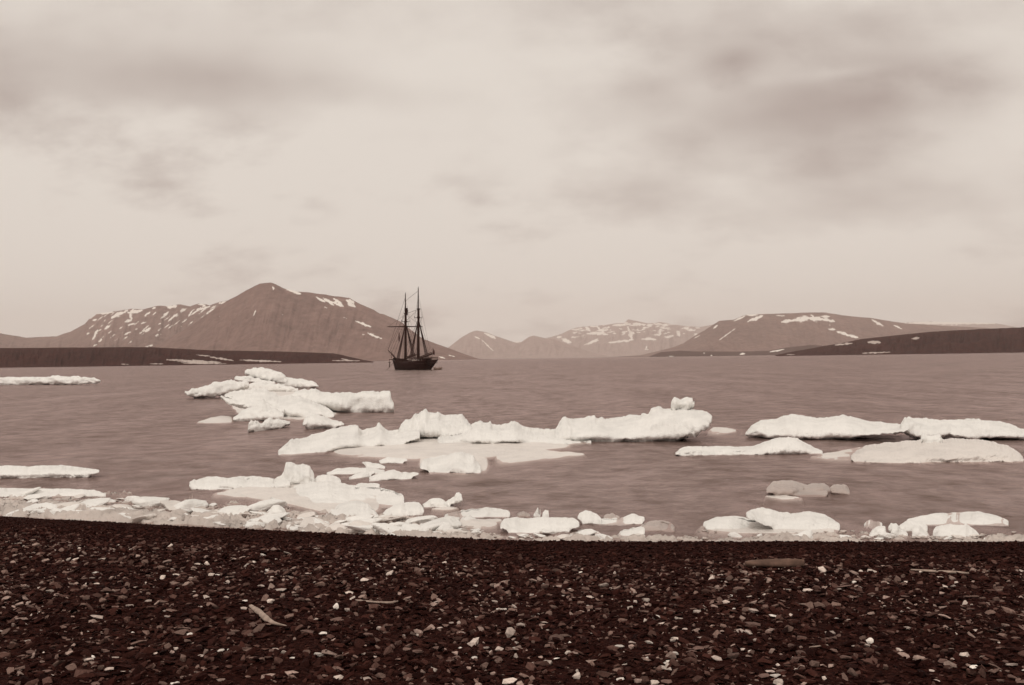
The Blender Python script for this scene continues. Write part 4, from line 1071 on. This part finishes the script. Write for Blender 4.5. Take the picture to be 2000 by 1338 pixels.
# ------------------------------------------------------------------ shingle
small = [hull_shape(9, 100 + k, 1, random.uniform(.6, .9), random.uniform(.25, .55)) for k in range(12)]
round_ = [hull_shape(15, 200 + k, 1, random.uniform(.6, .9), random.uniform(.3, .55)) for k in range(12)]
large = [hull_shape(20, 300 + k, 1, random.uniform(.6, .85), random.uniform(.28, .5)) for k in range(14)]

TINTS = np.array([(0.016, 0.0042, 0.0032), (0.027, 0.0080, 0.0060), (0.046, 0.0165, 0.0125), (0.098, 0.052, 0.042), (0.18, 0.115, 0.095), (0.33, 0.235, 0.20), (0.58, 0.48, 0.42)])
def scatter(n, smin, smax, probs, y0, y1, seed, embed=0.25, sizepow=2.0, shapes=None):
    small = shapes or globals()['small']
    r = np.random.default_rng(seed)
    Vs, Fs, Cs = [], [], []
    off = 0
    Y = np.sqrt(r.uniform(y0 ** 2, y1 ** 2, n * 2))
    X = r.uniform(-1, 1, n * 2) * (0.57 * Y + 3.6)
    t = Y - crest(X)
    keep = (t < 0.75)
    X, Y, t = X[keep][:n], Y[keep][:n], t[keep][:n]
    n = len(X)
    zg = ground_z(X, Y)
    size = smin + (smax - smin) * r.random(n) ** sizepow
    size *= np.interp(t, [-3.0, -0.8, 0.5], [1.0, 0.72, 0.55])
    # fine, dark wet gravel near the water; patchy sorting elsewhere
    wet = np.interp(t, [-2.6, -1.0, 0.2], [0.0, 0.75, 0.92])
    patch = fbm(np.stack([X * 0.8, Y * 0.8, X * 0], -1), 3, seed)
    cum = np.cumsum(np.array(probs) / sum(probs))
    rr = r.random(n)
    rr = rr * (1 - wet * 0.5 * (rr > 0.5)) * np.clip(1 + 0.22 * patch, 0, 1.0)
    ti = np.searchsorted(cum, rr)
    ti = np.clip(ti, 0, len(TINTS) - 1)
    col = TINTS[ti] * r.uniform(0.7, 1.35, (n, 1))
    tid = r.integers(0, len(small), n)
    for k in range(len(small)):
        idx = np.where(tid == k)[0]
        if len(idx) == 0: continue
        SV, SF = small[k]
        m = len(idx)
        yaw = r.uniform(0, 2 * np.pi, m); tilt = r.normal(0, 0.32, m); tilt2 = r.normal(0, 0.28, m)
        L = SV[None] * size[idx][:, None, None] * np.stack([r.uniform(.8, 1.4, m), r.uniform(.7, 1.1, m), r.uniform(.6, 1.2, m)], -1)[:, None, :]
        c, s = np.cos(tilt), np.sin(tilt)
        y = L[..., 1] * c[:, None] - L[..., 2] * s[:, None]; z = L[..., 1] * s[:, None] + L[..., 2] * c[:, None]; x = L[..., 0]
        c, s = np.cos(tilt2), np.sin(tilt2)
        x, z = x * c[:, None] + z * s[:, None], -x * s[:, None] + z * c[:, None]
        c, s = np.cos(yaw), np.sin(yaw)
        x, y = x * c[:, None] - y * s[:, None], x * s[:, None] + y * c[:, None]
        W = np.stack([x + X[idx][:, None], y + Y[idx][:, None], z + (zg[idx] + embed * size[idx])[:, None]], -1)
        Vs.append(W.reshape(-1, 3))
        Fs.append((SF[None] + (np.arange(m) * len(SV))[:, None, None] + off).reshape(-1, 3))
        Cs.append(np.repeat(col[idx], len(SV), 0))
        off += m * len(SV)
    V = np.vstack(Vs); Fc = np.vstack(Fs); C = np.vstack(Cs)
    me = bpy.data.meshes.new('shingle')
    me.vertices.add(len(V)); me.vertices.foreach_set('co', V.astype(np.float32).ravel())
    nf = len(Fc)
    me.loops.add(nf * 3); me.loops.foreach_set('vertex_index', Fc.astype(np.int32).ravel())
    me.polygons.add(nf)
    me.polygons.foreach_set('loop_start', np.arange(0, nf * 3, 3, dtype=np.int32))
    me.polygons.foreach_set('loop_total', np.full(nf, 3, dtype=np.int32))
    me.update(calc_edges=True); me.validate()
    ca = me.color_attributes.new('tint', 'FLOAT_COLOR', 'POINT')
    ca.data.foreach_set('color', np.hstack([C, np.ones((len(C), 1))]).astype(np.float32).ravel())
    me.polygons.foreach_set('use_smooth', [False] * nf)
    me.materials.append(M['pebble'])
    o = bpy.data.objects.new('shingle', me); COL.objects.link(o)
    o.parent = beach
    tag(o, kind='stuff')
    return o
scatter(74000, 0.012, 0.038, (34, 32, 17, 8, 4.5, 2.8, 1.7), 4.8, 15.2, 3)
scatter(30000, 0.018, 0.058, (22, 26, 21, 13, 10, 5.0, 2.6), 4.8, 13.8, 4, embed=0.3, shapes=round_)

# individual stones: the big ones, children of the beach
large_me = []
for k, (SV, SF) in enumerate(large):
    me = bpy.data.meshes.new('stone'); me.from_pydata(SV.tolist(), [], SF.tolist()); me.materials.append(M['stone_mid']); me.update()
    large_me.append(me)
def ground_hit(px, py):
    z = 0.6
    for _ in range(8):
        p = on_plane(px, py, z); z = float(ground_z(p.x, p.y))
    return on_plane(px, py, z)
def stone(px, py, w, h, kind, parent=beach, upright=False):
    p = ground_hit(px, py + h * 0.4)
    pp = p.y / F
    o = bpy.data.objects.new('stone', random.choice(large_me)); COL.objects.link(o)
    W = w * pp / 2; Hh = h * pp / 2
    if upright:
        o.scale = (W * 1.05, Hh * 0.8, Hh * 2.1); o.rotation_euler = (random.uniform(-.2, .1), random.uniform(-.2, .2), random.uniform(-.4, .4))
    else:
        tilt = -0.25
        o.scale = (W * 1.02, W * random.uniform(0.75, 1.05), max(Hh * 1.6, W * 0.35)); o.rotation_euler = (tilt + random.uniform(-.2, .25), random.uniform(-.2, .2), random.uniform(-.35, .35) + random.choice((0, math.pi)))
    o.location = (p.x, p.y + W * 0.4, p.z + Hh * 0.75)
    o.material_slots[0].link = 'OBJECT'; o.material_slots[0].material = M['stone_' + kind]
    if parent: o.parent = parent
    return o
ST = {16: [(1225, 708, 70, 40, 'pale'), (905, 830, 60, 35, 'pale'), (1085, 860, 60, 45, 'pale'), (300, 725, 42, 42, 'pale'), (1380, 450, 62, 40, 'mid'), (1300, 345, 45, 25, 'pale'), (1765, 445, 80, 35, 'pale'), (1545, 470, 36, 26, 'bright'), (240, 405, 70, 20, 'mid'), (235, 770, 62, 36, 'mid'),
           (680, 855, 80, 46, 'mid'), (590, 590, 60, 25, 'mid'), (670, 555, 46, 36, 'pale'), (1680, 520, 60, 25, 'pale'), (1085, 603, 60, 25, 'bright'), (1330, 865, 45, 30, 'pale'), (830, 755, 65, 20, 'mid'), (1460, 800, 120, 26, 'mid'), (385, 850, 36, 46, 'mid'), (770, 690, 40, 40, 'pale'), (820, 690, 28, 34, 'pale'), (700, 665, 34, 24, 'pale'),
           (1195, 820, 40, 24, 'pale'), (1180, 855, 40, 24, 'bright'), (940, 655, 40, 24, 'pale'), (460, 772, 30, 16, 'bright'), (545, 800, 45, 16, 'pale'), (1030, 885, 30, 40, 'pale'), (920, 920, 50, 22, 'bright'), (1835, 365, 20, 30, 'pale'), (1610, 360, 34, 20, 'bright'), (1820, 650, 70, 28, 'mid'), (1730, 600, 50, 24, 'mid'), (600, 355, 70, 22, 'mid'),
           (1040, 320, 50, 24, 'mid'), (930, 448, 40, 28, 'pale'), (1055, 550, 46, 26, 'pale'), (430, 600, 60, 30, 'mid'), (1340, 635, 30, 30, 'bright'), (190, 888, 60, 20, 'pale'), (270, 910, 45, 22, 'pale'), (1120, 600, 30, 22, 'bright'), (1400, 740, 40, 22, 'pale'), (1270, 795, 40, 30, 'mid'), (40, 675, 90, 40, 'mid')],
      15: [(210, 520, 90, 50, 'mid'), (415, 500, 48, 30, 'pale'), (500, 600, 55, 26, 'pale'), (1085, 945, 52, 36, 'bright'), (1195, 940, 56, 46, 'mid'), (1840, 730, 110, 50, 'mid'), (1745, 830, 60, 34, 'bright'), (1640, 815, 110, 55, 'mid'), (1530, 1000, 46, 28, 'bright'), (1185, 600, 50, 22, 'bright'), (135, 715, 110, 34, 'pale'),
           (130, 395, 50, 18, 'bright'), (85, 895, 95, 34, 'mid'), (190, 950, 70, 30, 'mid'), (110, 995, 46, 26, 'bright'), (1590, 585, 56, 50, 'mid'), (1120, 300, 46, 20, 'pale'), (860, 335, 62, 20, 'pale'), (1320, 270, 50, 20, 'bright'), (725, 480, 90, 20, 'mid'), (635, 708, 50, 18, 'pale'), (395, 820, 36, 24, 'bright'), (385, 935, 36, 36, 'pale'),
           (200, 800, 60, 30, 'mid'), (1260, 768, 90, 26, 'mid'), (1090, 830, 70, 30, 'mid'), (1185, 650, 60, 40, 'pale'), (1060, 570, 44, 26, 'pale'), (1000, 410, 34, 16, 'bright'), (1330, 400, 34, 20, 'pale'), (1380, 440, 90, 22, 'mid'), (1640, 400, 50, 20, 'pale'), (1700, 225, 44, 16, 'pale'), (1980, 410, 40, 18, 'bright'), (270, 1000, 60, 26, 'pale'), (880, 985, 60, 40, 'pale'), (555, 970, 40, 20, 'pale'), (1920, 660, 50, 40, 'pale'), (1410, 940, 50, 20, 'pale')],
      17: [(1185, 660, 76, 46, 'pale'), (1230, 575, 50, 28, 'bright'), (710, 520, 70, 36, 'pale'), (710, 605, 120, 46, 'mid'), (1000, 780, 70, 52, 'mid'), (1270, 370, 104, 42, 'mid'), (1330, 340, 36, 26, 'bright'), (1100, 400, 100, 36, 'mid'), (850, 400, 50, 22, 'bright'), (570, 425, 46, 20, 'bright'), (570, 455, 90, 20, 'mid'), (585, 507, 26, 22, 'bright'),
           (940, 545, 50, 20, 'pale'), (1600, 650, 90, 26, 'mid'), (580, 800, 90, 46, 'mid'), (480, 815, 76, 30, 'pale'), (220, 785, 46, 32, 'bright'), (50, 812, 40, 26, 'bright'), (370, 690, 66, 26, 'pale'), (720, 700, 40, 36, 'pale'), (685, 768, 36, 28, 'bright'), (940, 735, 56, 40, 'mid'), (935, 810, 60, 24, 'bright'), (1615, 765, 56, 30, 'pale'), (1420, 735, 50, 36, 'pale'), (1780, 825, 60, 34, 'mid'),
           (1580, 560, 50, 30, 'mid'), (1085, 575, 40, 15, 'bright'), (1000, 517, 36, 20, 'pale'), (500, 298, 46, 18, 'pale'), (450, 748, 60, 20, 'mid'), (780, 500, 40, 50, 'mid'), (1660, 625, 50, 36, 'pale'), (1330, 738, 36, 24, 'pale'), (620, 385, 80, 24, 'mid'), (680, 430, 40, 18, 'pale'), (500, 540, 60, 24, 'mid'), (190, 530, 70, 30, 'mid'), (110, 510, 40, 22, 'pale'), (280, 630, 40, 24, 'pale'), (1645, 430, 70, 16, 'mid'), (1700, 520, 50, 16, 'mid'), (1620, 522, 36, 18, 'pale'), (800, 655, 50, 30, 'mid')]}
nst = 0
for zk, L in ST.items():
    for (x, y, w, h, kd) in L:
        s, ox, oy = Z[zk]
        stone(x * s + ox, y * s + oy, w * s, h * s, kd, upright=(h > w * 1.05)); nst += 1
while nst < 300:
    y = random.uniform(1095, 1338) if random.random() < 0.8 else random.uniform(1255, 1345)
    x = random.uniform(-20, 2020)
    sc = np.interp(y, [1080, 1338], [0.55, 1.25])
    w = random.uniform(11, 24) * sc
    stone(x, y, w, w * random.uniform(0.3, 0.55), random.choices(('mid', 'pale', 'bright', 'dark'), (45, 22, 10, 23))[0]); nst += 1

def tstone(zk, x, y, w, h, kd, label, upright=False):
    s, ox, oy = Z[zk]
    o = stone(x * s + ox, y * s + oy, w * s, h * s, kd, None, upright)
    tag(o, label, 'stone', 'conspicuous stones on the shingle')
tstone(16, 1155, 755, 76, 88, 'pale', 'largest pale stone standing on edge, lower middle of the shingle', True)
tstone(16, 1540, 822, 28, 44, 'bright', 'small white block shaped stone right of the long flat stone', True)
tstone(16, 20, 585, 46, 56, 'bright', 'bright upright stone left of the thin bent stick', True)
tstone(15, 800, 837, 52, 48, 'bright', 'pale angular stone below and left of the tusk shaped driftwood', True)
tstone(15, 1755, 962, 26, 72, 'mid', 'narrow brown stone on end near the bottom of the shingle', True)
tstone(17, 1430, 706, 52, 48, 'bright', 'bright white triangular stone on the right of the shingle', True)

# driftwood
def wood(name, pts, label, cat, mat, seg=9, parent=None):
    """pts: (px, py, radius px, lift px) along the piece"""
    W = []
    for (px, py, r, lift) in pts:
        p = ground_hit(px, py); pp = p.y / F
        W.append((Vector((p.x, p.y, p.z + (r * 0.7 + lift) * pp + 0.012)), r * pp))
    # resample smooth
    C = np.array([w[0][:] for w in W]); R = np.array([w[1] for w in W])
    t = np.linspace(0, 1, len(W)); tt = np.linspace(0, 1, max(14, len(W) * 5))
    Cs = np.stack([np.interp(tt, t, C[:, k]) for k in range(3)], -1); Rs = np.interp(tt, t, R)
    for _ in range(2): Cs[1:-1] = (Cs[:-2] + 2 * Cs[1:-1] + Cs[2:]) / 4
    Vv = []
    for i in range(len(tt)):
        d = Vector(Cs[min(i + 1, len(tt) - 1)] - Cs[max(i - 1, 0)]).normalized()
        a = d.cross(Vector((0, 0, 1))).normalized(); b = a.cross(d)
        for j in range(seg):
            an = 2 * math.pi * j / seg
            rr = Rs[i] * (1 + 0.18 * math.sin(3 * an + i * 0.2) + random.uniform(-.07, .07))
            Vv.append(tuple(Vector(Cs[i]) + (a * math.cos(an) + b * math.sin(an)) * rr))
    Fc = grid_faces(len(tt), seg, True).tolist()
    Fc.append(list(range(seg))[::-1]); Fc.append([(len(tt) - 1) * seg + j for j in range(seg)])
    base = Vector(Cs[len(tt) // 2]); Vv = [tuple(Vector(v) - base) for v in Vv]
    o = mesh_obj(name, Vv, Fc, mat); 
    if parent is None: o.location = base
    else:
        o.parent = parent; o.location = base - parent.location
    if label: tag(o, label, cat)
    return o
def zw(k, L): 
    s, ox, oy = Z[k]; return [(x * s + ox, y * s + oy, r * s, l * s) for x, y, r, l in L]
w1 = wood('driftwood', zw(15, [(1235, 655, 13, 4), (1290, 700, 19, 4), (1345, 750, 20, 3), (1395, 772, 13, 2), (1440, 780, 8, 2), (1490, 786, 3, 2)]), 'tusk shaped piece of pale driftwood at the left of the shingle', 'driftwood', M['driftwood'])
wood('stick', zw(16, [(150, 556, 6, 2), (200, 562, 6, 2), (300, 570, 6, 1), (380, 572, 7, 1), (430, 562, 5, 3), (472, 550, 3, 6)]), 'thin bent pale stick lying left of centre on the shingle', 'stick', M['driftwood'], 7)
wood('log', zw(17, [(652, 250, 18, 4), (720, 252, 24, 2), (830, 252, 25, 2), (940, 248, 25, 2), (1012, 244, 22, 2)]), 'short brown driftwood log lying below the water line at the right', 'log', M['driftwood_dark'], 11)
wood('stick', zw(17, [(1680, 275, 5, 2), (1760, 283, 7, 2), (1850, 290, 8, 2), (1960, 294, 8, 2), (2040, 298, 6, 2)]), 'straight pale stick near the right edge below the shoreline', 'stick', M['driftwood'], 7)
wood('stick', zw(17, [(1050, 758, 4, 2), (1100, 754, 5, 2), (1165, 748, 5, 2)]), 'short thin stick near the bottom right of the shingle', 'stick', M['driftwood'], 7)

# ------------------------------------------------------------------ haze
hm = bpy.data.materials.new('sea_haze'); hm.use_nodes = True
ht = hm.node_tree; ht.nodes.clear()
ho = N(ht, 'ShaderNodeOutputMaterial'); pv = N(ht, 'ShaderNodeVolumePrincipled')
pv.inputs['Color'].default_value = (0.97, 0.90, 0.86, 1)
pv.inputs['Density'].default_value = 4.2e-5
pv.inputs['Anisotropy'].default_value = 0.0
ht.links.new(pv.outputs[0], ho.inputs['Volume'])
hz = box_mesh('haze', -15500, 15500, -1500, 21500, -4.5, 1100, hm)
tag(hz, kind='stuff')
